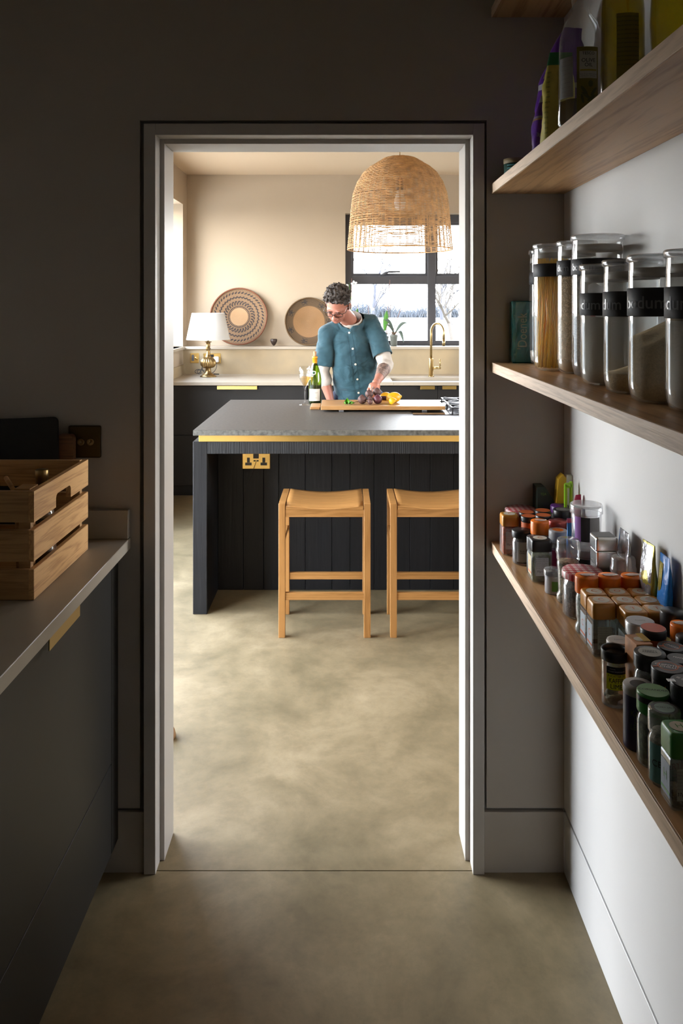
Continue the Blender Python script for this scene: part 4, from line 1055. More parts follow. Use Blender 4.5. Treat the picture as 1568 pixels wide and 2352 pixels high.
# teal vacuum pack
TEAL = mat('teal_foil', (.012, .12, .12, 1), .22, noise_amt=.3, noise_scale=25)
tpk = thing('coffee_pack', 'teal foil pack with pale script lettering standing at the end of the middle shelf', 'packet', (.4525, 2.146, Z2))
m = MB(); n = 12
def crink(x, y, z): return Vector((x, y, z)) + Vector((noise.noise(Vector((x, y, z)) * 60), noise.noise(Vector((x + 5, y, z)) * 60), 0)) * .0022
m.box(0, .076, 0, .034, 0, .168, .003)
bmesh.ops.subdivide_edges(m.bm, edges=list(m.bm.edges), cuts=7, use_grid_fill=True)
for v in m.bm.verts:
    if v.co.z > .004: v.co = crink(*v.co)
m.build('foil_pack', TEAL, tpk)
MB().grid(lambda u, v: crink(.0005 + .008 * u, -.002 - .0025 * math.sin(20 * v + 2), .003 + .163 * v), 4, 24, .0008).build('seam', mat('pale_teal_foil', (.12, .38, .38, 1), .2), tpk, label='crinkled pale edge seam')
text('lettering', "'Doenek", .036, onplane((.0275, -.0045, .086), (0, 0, 1), (-1, 0, 0)), mat('pale_teal_print', (.30, .33, .24, 1), .5), tpk, sx=.8)

# ------------------------------------------------------------------ upper shelf: oil bottles and bags
OILG = glass('green_oil', (.22, .17, .012, 1), rough=.05, gain=1.0)
def oil_bottle(x, y, r, label, front, level, rz, tint, h=.295, dark=False):
    t = thing('oil_bottle', label, 'bottle', (x, y, Z1), rz)
    sq = lambda a, z: 1 + (.07 * math.cos(4 * a) ** 2 if z < .15 else 0)
    MB().lathe([(0, 0), (r * .86, .0), (r * .95, .006), (r * .95, .150), (r * .90, .172), (r * .74, .196), (r * .44, .214), (r * .36, .222), (r * .40, .240), (r * .34, .262), (r * .33, .280)], 48, mod=sq, cap=False).build('bottle_glass', BOTGLASS, t)
    prof = [(0, .002), (r * .84, .002), (r * .925, .008), (r * .925, .150), (r * .88, .171), (r * .72, .194), (r * .42, .212), (r * .34, .22)]
    pr = [q for q in prof if q[1] <= level]; pr.append((pr[-1][0], level)); pr.append((0, level))
    MB().lathe(pr, 40, mod=sq).build('oil', tint, t)
    MB().lathe([(r * .37, .276), (r * .38, h), (0, h)], 24).build('cap', GREENL, t)
    return t
OLIVE = glass('olive_oil', (.50, .40, .02, 1), rough=.05, gain=.4)
t = oil_bottle(.445, 1.500, .0415, 'clear glass olive oil bottle, one quarter full, leftmost of the three', 1, .048, 0, OLIVE)
PHI = math.atan2(-1.5, -.445) + .30
lab = patch('label', .0443, PHI, .040, .012, .140, mat('olive_label', (.20, .17, .015, 1), .5), t)
patch('white_panel', .0446, PHI + .02, .033, .082, .132, mat('label_white', (.52, .50, .42, 1), .6), lab)
text('lettering', 'TESCO', .0075, oncyl(.0449, PHI + .02, .1275), INK, lab, bold=.001)
text('lettering', 'OLIVE\nOIL', .0098, oncyl(.0449, PHI + .02, .1105), INK, lab)
patch('gold_line', .0449, PHI + .02, .030, .0955, .0985, mat('gold_print', (.35, .28, .02, 1), .5), lab)
text('lettering', 'Made from 100% olives,\ngreat for roasting', .0036, oncyl(.0449, PHI + .02, .088), GREYINK, lab)
m = MB()
for (dx, z, rr, sx_, sy_) in ((.004, .072, 0, .0045, .006), (-.008, .060, .6, .003, .010), (.010, .058, -.6, .003, .010), (-.004, .050, .9, .0028, .011), (.005, .046, -.9, .0028, .010), (-.011, .045, .2, .0025, .009)):
    f = oncyl(.0448, PHI + .02, z)
    pts_ = [f(dx + sx_ * math.cos(a) * math.cos(rr) - sy_ * math.sin(a) * math.sin(rr), sx_ * math.cos(a) * math.sin(rr) + sy_ * math.sin(a) * math.cos(rr)) for a in [2 * PI * i / 12 for i in range(12)]]
    m.bm.faces.new([m.bm.verts.new(p_) for p_ in pts_])
m.build('olive_print', mat('olive_print', (.09, .10, .02, 1), .5), lab)
text('lettering', '1litre', .008, oncyl(.0449, PHI + .02, .028), mat('olive_label_white', (.5, .48, .4, 1), .6), lab)
bl = patch('back_label', .0440, PHI - .95, .030, .050, .125, mat('grey_label', (.33, .33, .32, 1), .6), t)
for k_ in range(9): text('lettering', 'oil  energy 1kJ fat', .0028, oncyl(.0443, PHI - .95, .118 - .008 * k_), GREYINK, bl)
t = oil_bottle(.4600, 1.316, .0365, 'dark green bottle full of olive oil in the middle of the three', 1, .2115, 0, OLIVE)
PH2 = math.atan2(-1.316, -.46) + .22
lab = patch('back_label', .0392, PH2, .036, .030, .136, mat('olive_label', (.20, .17, .015, 1), .5), t)
for k_ in range(12): text('lettering', 'olive oil composed of refined', .0030, oncyl(.0394, PH2, .130 - .007 * k_), INK, lab)
t = thing('oil_bottle', 'bulging golden oil bottle cut off at the top right corner', 'bottle', (.462, 1.105, Z1))
MB().lathe([(0, 0), (.030, 0), (.0335, .01), (.036, .06), (.034, .10), (.024, .14), (.014, .17), (.012, .21)], 36, cap=False).build('bottle_glass', BOTGLASS, t)
MB().lathe([(0, .002), (.029, .002), (.0325, .01), (.035, .06), (.033, .10), (.023, .14), (.012, .168), (0, .168)], 36).build('oil', glass('golden_oil', (.78, .66, .05, 1), rough=.05, gain=.4), t)
MB().lathe([(.0135, .205), (.0135, .235), (0, .235)], 20).build('cap', BRASSD, t)
# bags
def bag(name, label, x, y, w, d, h, m_, rz, lean=(0, 0), zb=Z1, seed=1, amp=.006, taper=.5, twist=0):
    t = thing(name, label, 'bag', (x, y, zb), rz)
    m = MB(); n, k_ = 28, 26
    def f(u, v):
        a = 2 * PI * u; s = 1 - max(0, v - .62) / .38 * taper; sd = 1 - max(0, v - .55) / .45 * .92
        s, sd = (s, sd) if w >= d else (sd, s)
        cx = abs(math.cos(a)) ** .6 * (1 if math.cos(a) > 0 else -1); cy = abs(math.sin(a)) ** .7 * (1 if math.sin(a) > 0 else -1)
        p = Vector((cx * w / 2 * s, cy * d / 2 * sd, v * h))
        q = noise.noise(Vector((p.x * 28, p.y * 28, p.z * 22 + seed * 9))) + .5 * noise.noise(Vector((p.x * 60, p.y * 60, p.z * 50 + seed)))
        p += Vector((p.x, p.y, 0)).normalized() * q * amp * min(1, v * 8 + .1)
        return p + Vector((lean[0] * v * v, lean[1] * v * v, 0))
    m.grid(f, n, k_)
    bmesh.ops.remove_doubles(m.bm, verts=m.bm.verts, dist=1e-5)
    m.build('bag_body', m_, t); return t, f
def bagband(t, f, name, v0, v1, m_, off=.0006, u0=0., u1=1., parent=None):
    m = MB(); m.grid(lambda u, v: (lambda p: p + Vector((p.x, p.y, 0)).normalized() * off)(f(u0 + (u1 - u0) * u, v0 + (v1 - v0) * v)), 28, 4)
    return m.build(name, m_, parent or t)
GREYF = mat('grey_film', (.28, .26, .28, 1), .3, bump=.4, bump_scale=50)
t, f = bag('purple_bag', 'lower purple plastic bag with grey top band, standing on the upper shelf', .472, 1.845, .075, .055, .155, PURPLE, 0, (.01, 0), seed=2, amp=.005, taper=.35)
bagband(t, f, 'top_band', .88, .999, GREYF); bagband(t, f, 'stripe', .63, .66, GREYF); bagband(t, f, 'stripe', .60, .625, mat('gold_stripe', (.35, .20, .04, 1), .4)); bagband(t, f, 'barcode', .02, .10, mat('grey_barcode', (.25, .25, .26, 1), .5))
text('lettering', '2kg e', .013, lambda a, b_: f(.66 + a * 3.2, (b_ + .058) / .155) * 1.0 + Vector((-.001, -.0012, 0)), GREYF, t)
t, f = bag('purple_bag', 'taller dark purple bag rising behind to the shelf above', .515, 1.94, .11, .07, .335, PURPLE, .2, (.03, -.03), seed=5, amp=.008, taper=.55)
bagband(t, f, 'clear_band', .56, .60, GREYF, .001); bagband(t, f, 'barcode', .63, .70, mat('grey_barcode', (.25, .25, .26, 1), .5), .001, .52, .66)
text('lettering', '2kg', .014, lambda a, b_: f(.66 + a * 2.2, (b_ + .285) / .335) + Vector((-.001, -.002, 0)), GREYF, t)
t, f = bag('yellow_bag', 'yellow bag with green folded top and green print beside the oil bottle', .450, 1.695, .062, .05, .205, mat('yellow_foil_bag', (.50, .42, .08, 1), .4, noise_amt=.15, noise_scale=18, bump=.3, bump_scale=30), 0, (.012, 0), seed=8, amp=.006, taper=.25)
bagband(t, f, 'green_top', .86, .999, mat('green_print_film', (.01, .14, .04, 1), .4)); bagband(t, f, 'teal_base', .0, .06, mat('teal_print_film', (.05, .25, .18, 1), .4))
for k_ in range(13):
    text('lettering', random.choice(['energy fat', 'of which', 'salt 0.1g', 'protein', 'fibre per']), .0062, (lambda zz_: lambda a, b_: f(.62 + a * 3.6, (b_ + zz_) / .205) * 1.0 + Vector((-.0008, -.001, 0)))(.03 + .0108 * k_), mat('dark_green_print', (.02, .10, .03, 1), .5), t)
t = thing('spice_tin', 'small green and teal striped tub at the far end of the upper shelf', 'tub', (.458, 2.128, Z1))
MB().lathe([(0, 0), (.030, 0), (.031, .045), (0, .045)], 28).build('tub_body', mat('dark_green_tub', (.02, .07, .05, 1), .5), t)
MB().lathe([(.032, .045), (.032, .058), (0, .059)], 28).build('lid', mat('tan_lid', (.25, .18, .09, 1), .6), t)
for k_ in range(5): patch('stripe', .0314, VC(.458, 2.128), .05, .006 + .008 * k_, .009 + .008 * k_, mat('teal_stripe', (.05, .22, .25, 1), .5), t)

# ------------------------------------------------------------------ spice shelf
GL2 = glass('spice_glass', (.86, .91, .89, 1), rough=.04, gain=1.5, fac0=.03, haze=.11)
def spice(c): return mat('spice_%d_%d_%d' % tuple(int(q * 99) for q in c), (*c, 1), .85, noise_amt=.5, noise_scale=160, bump=.4, bump_scale=300)
def round_jar(label, x, y, r, h, lid_h, lidm, body=GL2, fill=None, level=.7, lidr=1.0, sticker=None, stm=None, words=None, wm=INK, side=None, sidem=None, sidew=None, side_z=(.2, .75), side_off=.3, neck=True, waist=False, cat='jar', name='spice_jar', ring=None, side_wm=INK, side_size=.009, side_bold=.001, rot=0.0):
    t = thing(name, label, cat, (x, y, Z3 + .0002))
    hb = h - lid_h
    if waist:
        prof = [(0, 0), (r * .92, 0), (r, .006), (r, hb * .16), (r * .84, hb * .24), (r * .82, hb * .30), (r * .9, hb * .38), (r * .95, hb * .8), (r * .86, hb * .93), (r * .84, hb)]
    elif neck:
        prof = [(0, 0), (r * .90, 0), (r * .98, .004), (r * .98, hb * .80), (r * .90, hb * .90), (r * .82, hb * .94), (r * .82, hb)]
    else:
        prof = [(0, 0), (r * .94, 0), (r * .97, .003), (r * .97, hb)]
    MB().lathe(prof, 32, cap=False).build('jar_body', body, t)
    if fill is not None:
        pf = [(q[0] * .93, q[1] + (.002 if q[1] < .001 else 0)) for q in prof if q[1] <= hb * level]
        last = pf[-1][0]; pf += [(last, hb * level), (last * .5, hb * level * 1.03), (0, hb * level * 1.04)]
        MB().lathe(pf, 28).build('contents', fill, t)
    R = r * lidr
    ld = MB().lathe([(R * .97, hb - .002), (R, hb), (R, h - .0025), (R * .96, h), (0, h)], 36, cap=False, mod=(lambda a, z: 1 + .008 * math.cos(40 * a)) if lidm in (STEEL, BLACKP) and False else None).build('lid', lidm, t)
    if ring is not None: MB().lathe([(R * 1.012, h - .012), (R * 1.012, h - .004)], 36, cap=False).build('lid_rim', ring, ld)
    if stm is not None:
        rs = R * (sticker or .72)
        sk_ = MB().lathe([(0, h + .0004), (rs, h + .0004)], 32, cap=False)
        sk_ = sk_.build('lid_sticker', stm, ld)
        if words:
            text('lettering', words, rs * .34, lambda a, b_: Vector((a * math.cos(rot) - b_ * math.sin(rot), a * math.sin(rot) + b_ * math.cos(rot), h + .0008)), wm, sk_, bold=.001)
    if sidem is not None:
        ph = math.atan2(-y, -x) + side_off
        wd = min(sidew or r * 2.2, r * 5.0)
        q = patch('label', r * (1.0 if not waist else .975), ph, wd, hb * side_z[0], hb * side_z[1], sidem, t)
        if side:
            text('lettering', side, side_size, oncyl(r * 1.012, ph, hb * (side_z[0] + side_z[1]) / 2), side_wm, q, bold=side_bold)
    return t
def square_jar(label, x0, x1, y0, y1, h, lid_h, lidm, fill, level=.6, sticker=True, letter='C', letm=ORANGED, back=None, body=GL2, notch_=False, frontlabel=True, leftlabel=True, name='spice_jar', brandc=None):
    t = thing(name, label, 'jar', ((x0 + x1) / 2, (y0 + y1) / 2, Z3 + .0002)); w, d = (x1 - x0) / 2, (y1 - y0) / 2; hb = h - lid_h
    MB().box(-w, w, -d, d, 0, hb, .005, seg=3).build('jar_body', body, t)
    MB().box(-w + .002, w - .002, -d + .002, d - .002, .002, hb * level, .005, seg=2).build('contents', fill, t)
    def sqr(z, e, n=8, pw=.42):
        out = []
        for i in range(32):
            a = 2 * PI * i / 32 + PI / 32; c, s_ = math.cos(a), math.sin(a)
            out.append((math.copysign(abs(c) ** pw, c) * w * e, math.copysign(abs(s_) ** pw, s_) * d * e, z))
        return out
    m = MB(); bm = m.bm; rings = [[bm.verts.new(p) for p in sqr(z, e, pw=.30 + .0 * z)] for z, e in ((hb - .001, 1.0), (hb, 1.02), (h - .006, 1.02), (h - .002, .97), (h, .86))]
    for a_, b_ in zip(rings, rings[1:]):
        for i in range(32):
            fc = bm.faces.new((a_[i], a_[(i + 1) % 32], b_[(i + 1) % 32], b_[i])); fc.smooth = True
    bm.faces.new(rings[-1]); bm.faces.new(list(reversed(rings[0])))
    ld = m.build('lid', lidm, t)
    if sticker:
        rs = min(w, d) * .70
        sk_ = MB().lathe([(0, h + .0004), (rs, h + .0004)], 28, cap=False).build('lid_sticker', CREAMP, ld)
        text('lettering', letter, rs * 1.1, lambda a, b_: Vector((b_, -a, h + .0008)) if False else Vector((a, b_, h + .0008)), letm, sk_)
    if frontlabel:
        q = MB().box(-w * .62, w * .62, -d - .0004, -d, hb * .22, hb * .80).build('label', back or WHITE, t)
        for k_ in range(6): text('lettering', random.choice(['Whole cumin seeds', 'Suitable for vegans', 'Store in a cool, dry', 'place and out of', 'direct sunlight. For', 'Best Before End, see lid']), .0036, onplane((0, -d - .0008, hb * .76 - .0043 * k_), (1, 0, 0), (0, 0, 1)), GREYINK, q)
        text('lettering', '37g e', .006, onplane((-w * .25, -d - .0008, hb * .76 - .0043 * 6.6), (1, 0, 0), (0, 0, 1)), INK, q, bold=.001)
    if leftlabel:
        q = MB().box(-w - .0004, -w, -d * .7, d * .7, hb * .20, hb * .82).build('label', brandc or mat('pale_blue_label', (.40, .46, .52, 1), .5), t)
        text('lettering', letter, .017, onplane((-w - .0008, 0, hb * .56), (0, -1, 0), (0, 0, 1)), letm, q)
        MB().box(-w - .0007, -w - .0003, -d * .7, d * .7, hb * .26, hb * .31).build('stripe', letm, q)
    return t
GREYLAB = mat('barcode_label', (.55, .56, .57, 1), .6)
square_jar('square jar of orange powder with amber cap, first on the spice shelf', .4085, .4515, 2.053, 2.097, .103, .027, AMBER, spice((.38, .075, .03)), .97, letter='P', back=GREYLAB, leftlabel=False)
def gingham(name):
    m = bpy.data.materials.new(name); m.use_nodes = True; nt = m.node_tree; N = nt.nodes.new; K = nt.links.new; b = nt.nodes['Principled BSDF']; b.inputs['Roughness'].default_value = .35
    t = N('ShaderNodeTexCoord'); s = N('ShaderNodeSeparateXYZ'); K(t.outputs['Object'], s.inputs[0]); fs = []
    for ax in 'XY':
        a = N('ShaderNodeMath'); a.operation = 'MULTIPLY'; a.inputs[1].default_value = 72; K(s.outputs[ax], a.inputs[0])
        f = N('ShaderNodeMath'); f.operation = 'FRACT'; K(a.outputs[0], f.inputs[0])
        g = N('ShaderNodeMath'); g.operation = 'GREATER_THAN'; g.inputs[1].default_value = .5; K(f.outputs[0], g.inputs[0]); fs.append(g)
    ad = N('ShaderNodeMath'); ad.operation = 'ADD'; K(fs[0].outputs[0], ad.inputs[0]); K(fs[1].outputs[0], ad.inputs[1])
    h = N('ShaderNodeMath'); h.operation = 'MULTIPLY'; h.inputs[1].default_value = .5; K(ad.outputs[0], h.inputs[0])
    r = N('ShaderNodeValToRGB'); r.color_ramp.interpolation = 'CONSTANT'; K(h.outputs[0], r.inputs[0]); e = r.color_ramp.elements
    e[0].color = (.66, .58, .54, 1); e[1].position = .9; e[1].color = (.38, .015, .025, 1); x = e.new(.4); x.color = (.52, .16, .17, 1)
    K(r.outputs[0], b.inputs['Base Color']); return m
GING = gingham('red_gingham')
round_jar('preserve jar with red gingham lid at the back, against the doorway wall', .4737, 2.138, .0415, .1013, .014, GING, fill=spice((.20, .05, .03)), level=.9)
OC = [(.4701, 2.0326, .0192, .1083, 'nearest and leftmost'), (.5026, 2.0107, .0198, .1162, 'nearest and rightmost'), (.4744, 2.0718, .0200, .1082, 'rear left'), (.5134, 2.0593, .0204, .1159, 'rear right')]
for x, y, r, h, w_ in OC:
    round_jar('small orange topped jar, %s of four clustered behind the powder jar' % w_, x, y, r, h, .012, BLACKP, body=ORANGED, stm=ORANGED, sticker=.92, neck=False)
round_jar('jar with purple lid in front of the dark tea box', .5642, 2.088, .0235, .1218, .016, mat('purple_lid', (.12, .03, .20, 1), .35), fill=spice((.15, .12, .06)), sidem=mat('green_print', (.15, .30, .05, 1), .5), sidew=.03)
round_jar('black jar with grey topped lid just behind the clear tubs', .5541, 2.020, .0240, .1281, .020, BLACKP, body=BLACKP, stm=GREYP, words='HERB', wm=WHITE, neck=False)
round_jar('small dark preserve jar with black lid and grey label', .4450, 1.998, .0236, .0824, .015, BLACKP, fill=spice((.05, .02, .015)), level=.95, sidem=mat('grey_white_label', (.42, .42, .42, 1), .6), sidew=.034, side='BLACK\nGARLIC', side_size=.006, side_off=.2, lidr=1.04, side_z=(.12, .85))
def tagpaper(x, y, z, w=.03, rz=.3):
    m = MB().grid(lambda u, v: Vector(((u - .5) * w, (v - .5) * w * .55, .0012 + .004 * abs(u - .5) * math.sin(3 * v + 1))), 6, 4, .0003)
    o = m.build('paper_tag', WHITE); return o
def tagged(label, x, y, r, h, fill, waist=True):
    t = round_jar(label, x, y, r, h, .030, ORANGE, fill=fill, level=.85, waist=waist, sidem=mat('red_yellow_label', (.50, .12, .03, 1), .5), side='SPICE', side_wm=WHITE, side_size=.008, sidew=.034)
    o = tagpaper(0, 0, 0); o.parent = t; o.location = (0, 0, h + .0005); o.rotation_euler = (0, 0, random.uniform(-.4, .4))
    o['label'] = 'torn paper tag stuck on the lid'
    return t
tagged('round orange capped jar with paper tag, behind the black square jar', .4809, 1.960, .0222, .1155, spice((.35, .22, .10)))
round_jar('preserve jar with copper red lid in the middle of the far spices', .5298, 1.977, .0230, .1121, .014, mat('copper_lid', (.35, .07, .06, 1), .3, .6), fill=spice((.25, .18, .12)))
round_jar('jar with grey ridged lid and round orange label on top', .5151, 1.920, .0218, .1042, .026, mat('ridged_grey', (.36, .36, .37, 1), .4), fill=spice((.30, .05, .10)), stm=ORANGE, sticker=.6, sidem=mat('magenta_label', (.35, .02, .10, 1), .5))
round_jar('slim black bottle squeezed behind the black square jar', .4586, 1.925, .0176, .087, .030, BLACKP, body=BLACKP)
square_jar('square jar with black lid and orange letter C, holding bay leaves', .4365, .4840, 1.851, 1.897, .0983, .026, BLACKP, mat('bay_leaves', (.15, .14, .06, 1), .8, noise_amt=.6, noise_scale=90, bump=1., bump_scale=90), .86, letter='C', back=GREYLAB, brandc=mat('cream_label', (.55, .48, .30, 1), .5))
round_jar('little frosted tub with green label at the front of the shelf', .4705, 1.790, .0200, .052, .012, CLEARP, body=mat('frosted_tub', (.40, .40, .42, 1), .3), lidr=1.10, sidem=mat('lime_green_label', (.10, .25, .03, 1), .5), sidew=.02, neck=False, cat='tub', name='plastic_tub')
# grinder
def grinder(label, x, y, r, h, fill, lab=True):
    t = thing('spice_grinder', label, 'grinder', (x, y, Z3 + .0002)); hb = h * .66
    body = [(0, 0), (r * .90, 0), (r, .005), (r * .98, hb * .16), (r * .80, hb * .26), (r * .84, hb * .34), (r * .88, hb * .80), (r * .96, hb * .92), (r * .90, hb)]
    MB().lathe(body, 36, cap=False).build('jar_body', GL2, t)
    MB().lathe([(0, .002)] + [(q[0] * .93, q[1] + .002) for q in body[1:-1]] + [(r * .86, hb * .985), (0, hb * .985)], 30).build('contents', fill, t)
    MB().lathe([(r * .90, hb), (r * .98, hb + .004), (r * .96, hb + .012), (r * 1.02, hb + .016), (r * 1.02, hb + .024), (r * .95, hb + .028), (r * .96, h - .004), (r * .88, h), (0, h)], 36, cap=False, mod=lambda a, z: 1 + (.025 * math.cos(16 * a) if z > hb + .013 and z < h - .004 else 0)).build('grinder_head', CLEARP, t)
    if lab:
        q = patch('label', r * .885, math.atan2(-y, -x) + .35, .044, hb * .34, hb * .76, mat('cream_label', (.55, .48, .30, 1), .5), t)
        text('lettering', 'ROASTED GARLIC\n& PEPPER', .0062, oncyl(r * .90, math.atan2(-y, -x) + .35, hb * .6), INK, q, bold=.001)
        text('lettering', 'ORGANIC LOVE', .0045, oncyl(r * .90, math.atan2(-y, -x) + .35, hb * .42), INK, q)
    return t
grinder('clear headed spice grinder with mixed pepper and printed label', .4873, 1.735, .0252, .136, mat('mixed_pepper', (.28, .20, .12, 1), .8, noise_amt=.8, noise_scale=220, bump=.8, bump_scale=250))
round_jar('wide jar with red gingham lid and mixed dark spice before the tin', .4958, 1.6604, .0402, .0932, .013, GING, fill=mat('dark_mixed_spice', (.10, .06, .05, 1), .8, noise_amt=.9, noise_scale=160, bump=.8, bump_scale=200), level=.97, lidr=1.03)
round_jar('small magenta capped jar half hidden beside the tin', .5818, 1.741, .0150, .091, .040, mat('magenta_cap', (.22, .008, .10, 1), .35), fill=spice((.2, .1, .1)))
grinder('grinder with cream ridged cap standing beside the blue foil bags', .5674, 1.620, .0248, .133, spice((.35, .28, .15)), lab=False)
# clear tubs stacked
def tub(label, x, y, z, r, h, sidem2, words, band):
    t = thing('plastic_tub', label, 'tub', (x, y, z))
    MB().lathe([(0, 0), (r * .86, 0), (r * .88, .004), (r * .93, h - .022), (r * .93, h - .020)], 40, cap=False).build('tub_body', CLEARP, t)
    MB().lathe([(r * .93, h - .022), (r, h - .020), (r * 1.0, h - .003), (r * .96, h), (r * .90, h), (r * .90, h - .006), (0, h - .007)], 48, cap=False, mod=lambda a, zz_: 1 + (.012 if (math.cos(14 * a) > .7 and zz_ < h - .004) else 0)).build('lid', CLEARP, t)
    ph = math.atan2(-y, -x)
    patch('label', r * .932, ph - .55, .018, h * .16, h * .74, sidem2, t)
    q = patch('label', r * .934, ph - .06, .020, h * .16, h * .74, INK if False else BLACKP, t)
    if band is not None:
        q2 = patch('orange_band', r * .937, ph - .06, .020, h * .28, h * .60, band, q)
        text('lettering', words, .013, oncyl(r * .942, ph - .06, h * .44), INK, q2, bold=.002, sx=.75)
    patch('label', r * .932, ph + .55, .030, h * .16, h * .74, mat('grey_small_print', (.36, .36, .36, 1), .6), t)
    return t
tub('clear plastic tub with purple and black label, lower of the stacked pair', .556, 1.83, Z3 + .0002, .0365, .0945, BLACKP, 'SIM', mat('orange_red_label', (.55, .10, .03, 1), .5))
tub('clear plastic tub with purple label, upper of the stacked pair', .556, 1.83, Z3 + .0952, .0365, .0945, mat('lilac_label', (.36, .16, .50, 1), .5), '', None)
# spice tin
t = thing('square_tin', 'silver square spice tin with grey chalk style label, standing by the wall', 'tin', (.5525, 1.6985, Z3 + .0002))
MB().box(-.0220, .0225, -.0235, .0215, 0, .128, .004, seg=2).build('tin_body', STEEL, t)
ld = MB().box(-.0232, .0237, -.0247, .0227, .124, .156, .005, seg=3).build('lid', STEEL, t)
MB().box(-.019, .019, -.020, .018, .1562, .1566).build('lid_label', mat('slate_label', (.16, .16, .16, 1), .6), ld)
q = MB().box(-.0224, -.0221, -.019, .017, .02, .122).build('label', mat('slate_label', (.16, .16, .16, 1), .6), t)
text('lettering', 'BART', .012, onplane((-.0228, -.001, .092), (0, -1, 0), (0, 0, 1)), WHITE, q, bold=.001)
text('lettering', 'SUMAC', .007, onplane((-.0228, -.001, .068), (0, -1, 0), (0, 0, 1)), WHITE, q)
m = MB().tube([(-.0229, .016 * math.cos(a) - .001, .092 + .012 * math.sin(a)) for a in [2 * PI * i / 24 for i in range(24)]], .0005, 4, closed=True); m.build('oval_border', WHITE, q)
MB().box(-.0226, -.0222, -.019, .017, .020, .024).build('yellow_edge', mat('yellow_print', (.6, .5, .02, 1), .5), q)
tagged('orange capped jar with paper tag, left of the three in a row', .4772, 1.569, .0224, .1123, spice((.45, .42, .38)))
tagged('round orange capped jar with paper tag, middle of the three in a row', .5217, 1.5695, .0215, .1120, spice((.30, .10, .05)))
tagged('round orange capped jar with paper tag, right of the three in a row', .5667, 1.569, .0215, .1122, spice((.30, .18, .08)))
AM = [(.4767, 1.521, 'back row left', 'C'), (.5211, 1.521, 'back row middle', 'O'), (.5652, 1.521, 'back row right', 'O'), (.4760, 1.4765, 'middle row left, nearest corner', 'C'), (.5200, 1.4765, 'middle row centre', 'C'), (.5640, 1.4775, 'middle row right', 'C'), (.5199, 1.4330, 'front row left', 'T'), (.5625, 1.4340, 'front row right', 'T')]
for x, y, w_, L_ in AM:
    t = square_jar('square spice jar with amber cap in the tight block, %s' % w_, x - .0212, x + .0212, y - .0212, y + .0212, .0984, .028, AMBER, spice((.10, .06, .04)) if L_ != 'O' else spice((.3, .2, .1)), .16 if w_.startswith('middle row left') else .5, letter=L_, back=mat('sage_label', (.38, .42, .36, 1), .6))
    t['group'] = 'block of amber capped square jars'
# blue foil snack bags leaning on the wall
BLUEF = mat('blue_foil', (.01, .16, .50, 1), .2, noise_amt=.15, noise_scale=30, bump=.6, bump_scale=40)
GOLDF = mat('gold_foil', (.40, .33, .06, 1), .2, .5, bump=.6, bump_scale=40)
SILF = mat('silver_foil', (.45, .45, .47, 1), .18, .7, noise_amt=.3, noise_scale=25, bump=.8, bump_scale=40)
t, f = bag('snack_bag', 'blue foil bag with bright wrinkled edge, nearest of the bags leaning on the wall', .5880, 1.462, .018, .052, .185, BLUEF, 0, (.001, 0), zb=Z3, seed=4, amp=.003, taper=.15)
bagband(t, f, 'gold_panel', .10, .92, GOLDF, .0008, .30, .50)
text('lettering', 'SAXA', .020, onplane((-.0112, -.012, .07), (0, 0, 1), (0, 1, 0)), mat('red_print', (.6, .03, .03, 1), .5), t, bold=.002)
t, f = bag('snack_bag', 'yellow and silver foil bag between the two blue edged bags', .5835, 1.528, .020, .06, .190, GOLDF, .1, (.0, 0), zb=Z3, seed=6, amp=.004, taper=.2)
bagband(t, f, 'silver_panel', .15, .98, SILF, .0008, .35, .62)
t, f = bag('snack_bag', 'silver bag with blue edge, farthest of the bags leaning on the wall', .5840, 1.660, .018, .07, .175, SILF, 0, (0, 0), zb=Z3, seed=9, amp=.004, taper=.2)
bagband(t, f, 'blue_edge', .0, .98, BLUEF, .0008, .22, .34)
# tea box, yellow box, clip, sachet
t = thing('tea_box', 'dark green and black tea carton with pointed top against the doorway wall', 'box', (.543, 2.150, Z3 + .0002))
m = MB(); A = [(-.028, 0), (.028, 0), (.028, .105), (-.006, .160), (-.028, .160)]
Mx = Matrix.Rotation(PI / 2, 4, 'X'); m.poly(A, -.026, .026, Mx); m.build('carton', mat('dark_tea_carton', (.018, .03, .02, 1), .45, noise_amt=.6, noise_scale=30), t)
text('lettering', 'TEA', .009, onplane((-.012, -.0266, .142), (1, 0, 0), (0, 0, 1)), mat('green_print', (.15, .30, .05, 1), .5), t)
MB().box(.004, .024, -.0266, -.0262, .086, .100).build('barcode', mat('barcode_label', (.55, .56, .57, 1)), t)
text('lettering', 'U', .012, onplane((-.014, -.0266, .10), (1, 0, 0), (0, 0, 1)), WHITE, t)
t = thing('yellow_box', 'yellow carton with white side leaning in the corner by the wall', 'box', (.578, 2.118, Z3 + .0002)); t.rotation_euler = (0, .05, 0)
MB().poly([(-.030, 0), (.012, 0), (.012, .175), (-.008, .198), (-.020, .185)], -.018, .012, Mx).build('carton', mat('yellow_card', (.70, .42, .02, 1), .5), t)
MB().box(.0, .018, -.0125, .0, .10, .197).build('white_side', WHITE, t)
text('lettering', 'SEEDS', .016, onplane((-.006, -.0125, .10), (0, 0, 1), (-1, 0, 0)), INK, t, bold=.001)
t = thing('bag_clip', 'bright lime green plastic bag clip standing above the tubs', 'clip', (.578, 2.055, Z3 + .08))
m = MB(); m.box(-.011, -.003, -.003, .003, 0, .106, .002); m.box(.003, .011, -.003, .003, 0, .112, .002); m.box(-.011, .011, -.003, .003, .094, .108, .003); m.build('clip_body', mat('lime_plastic', (.30, .62, .02, 1), .35), t)
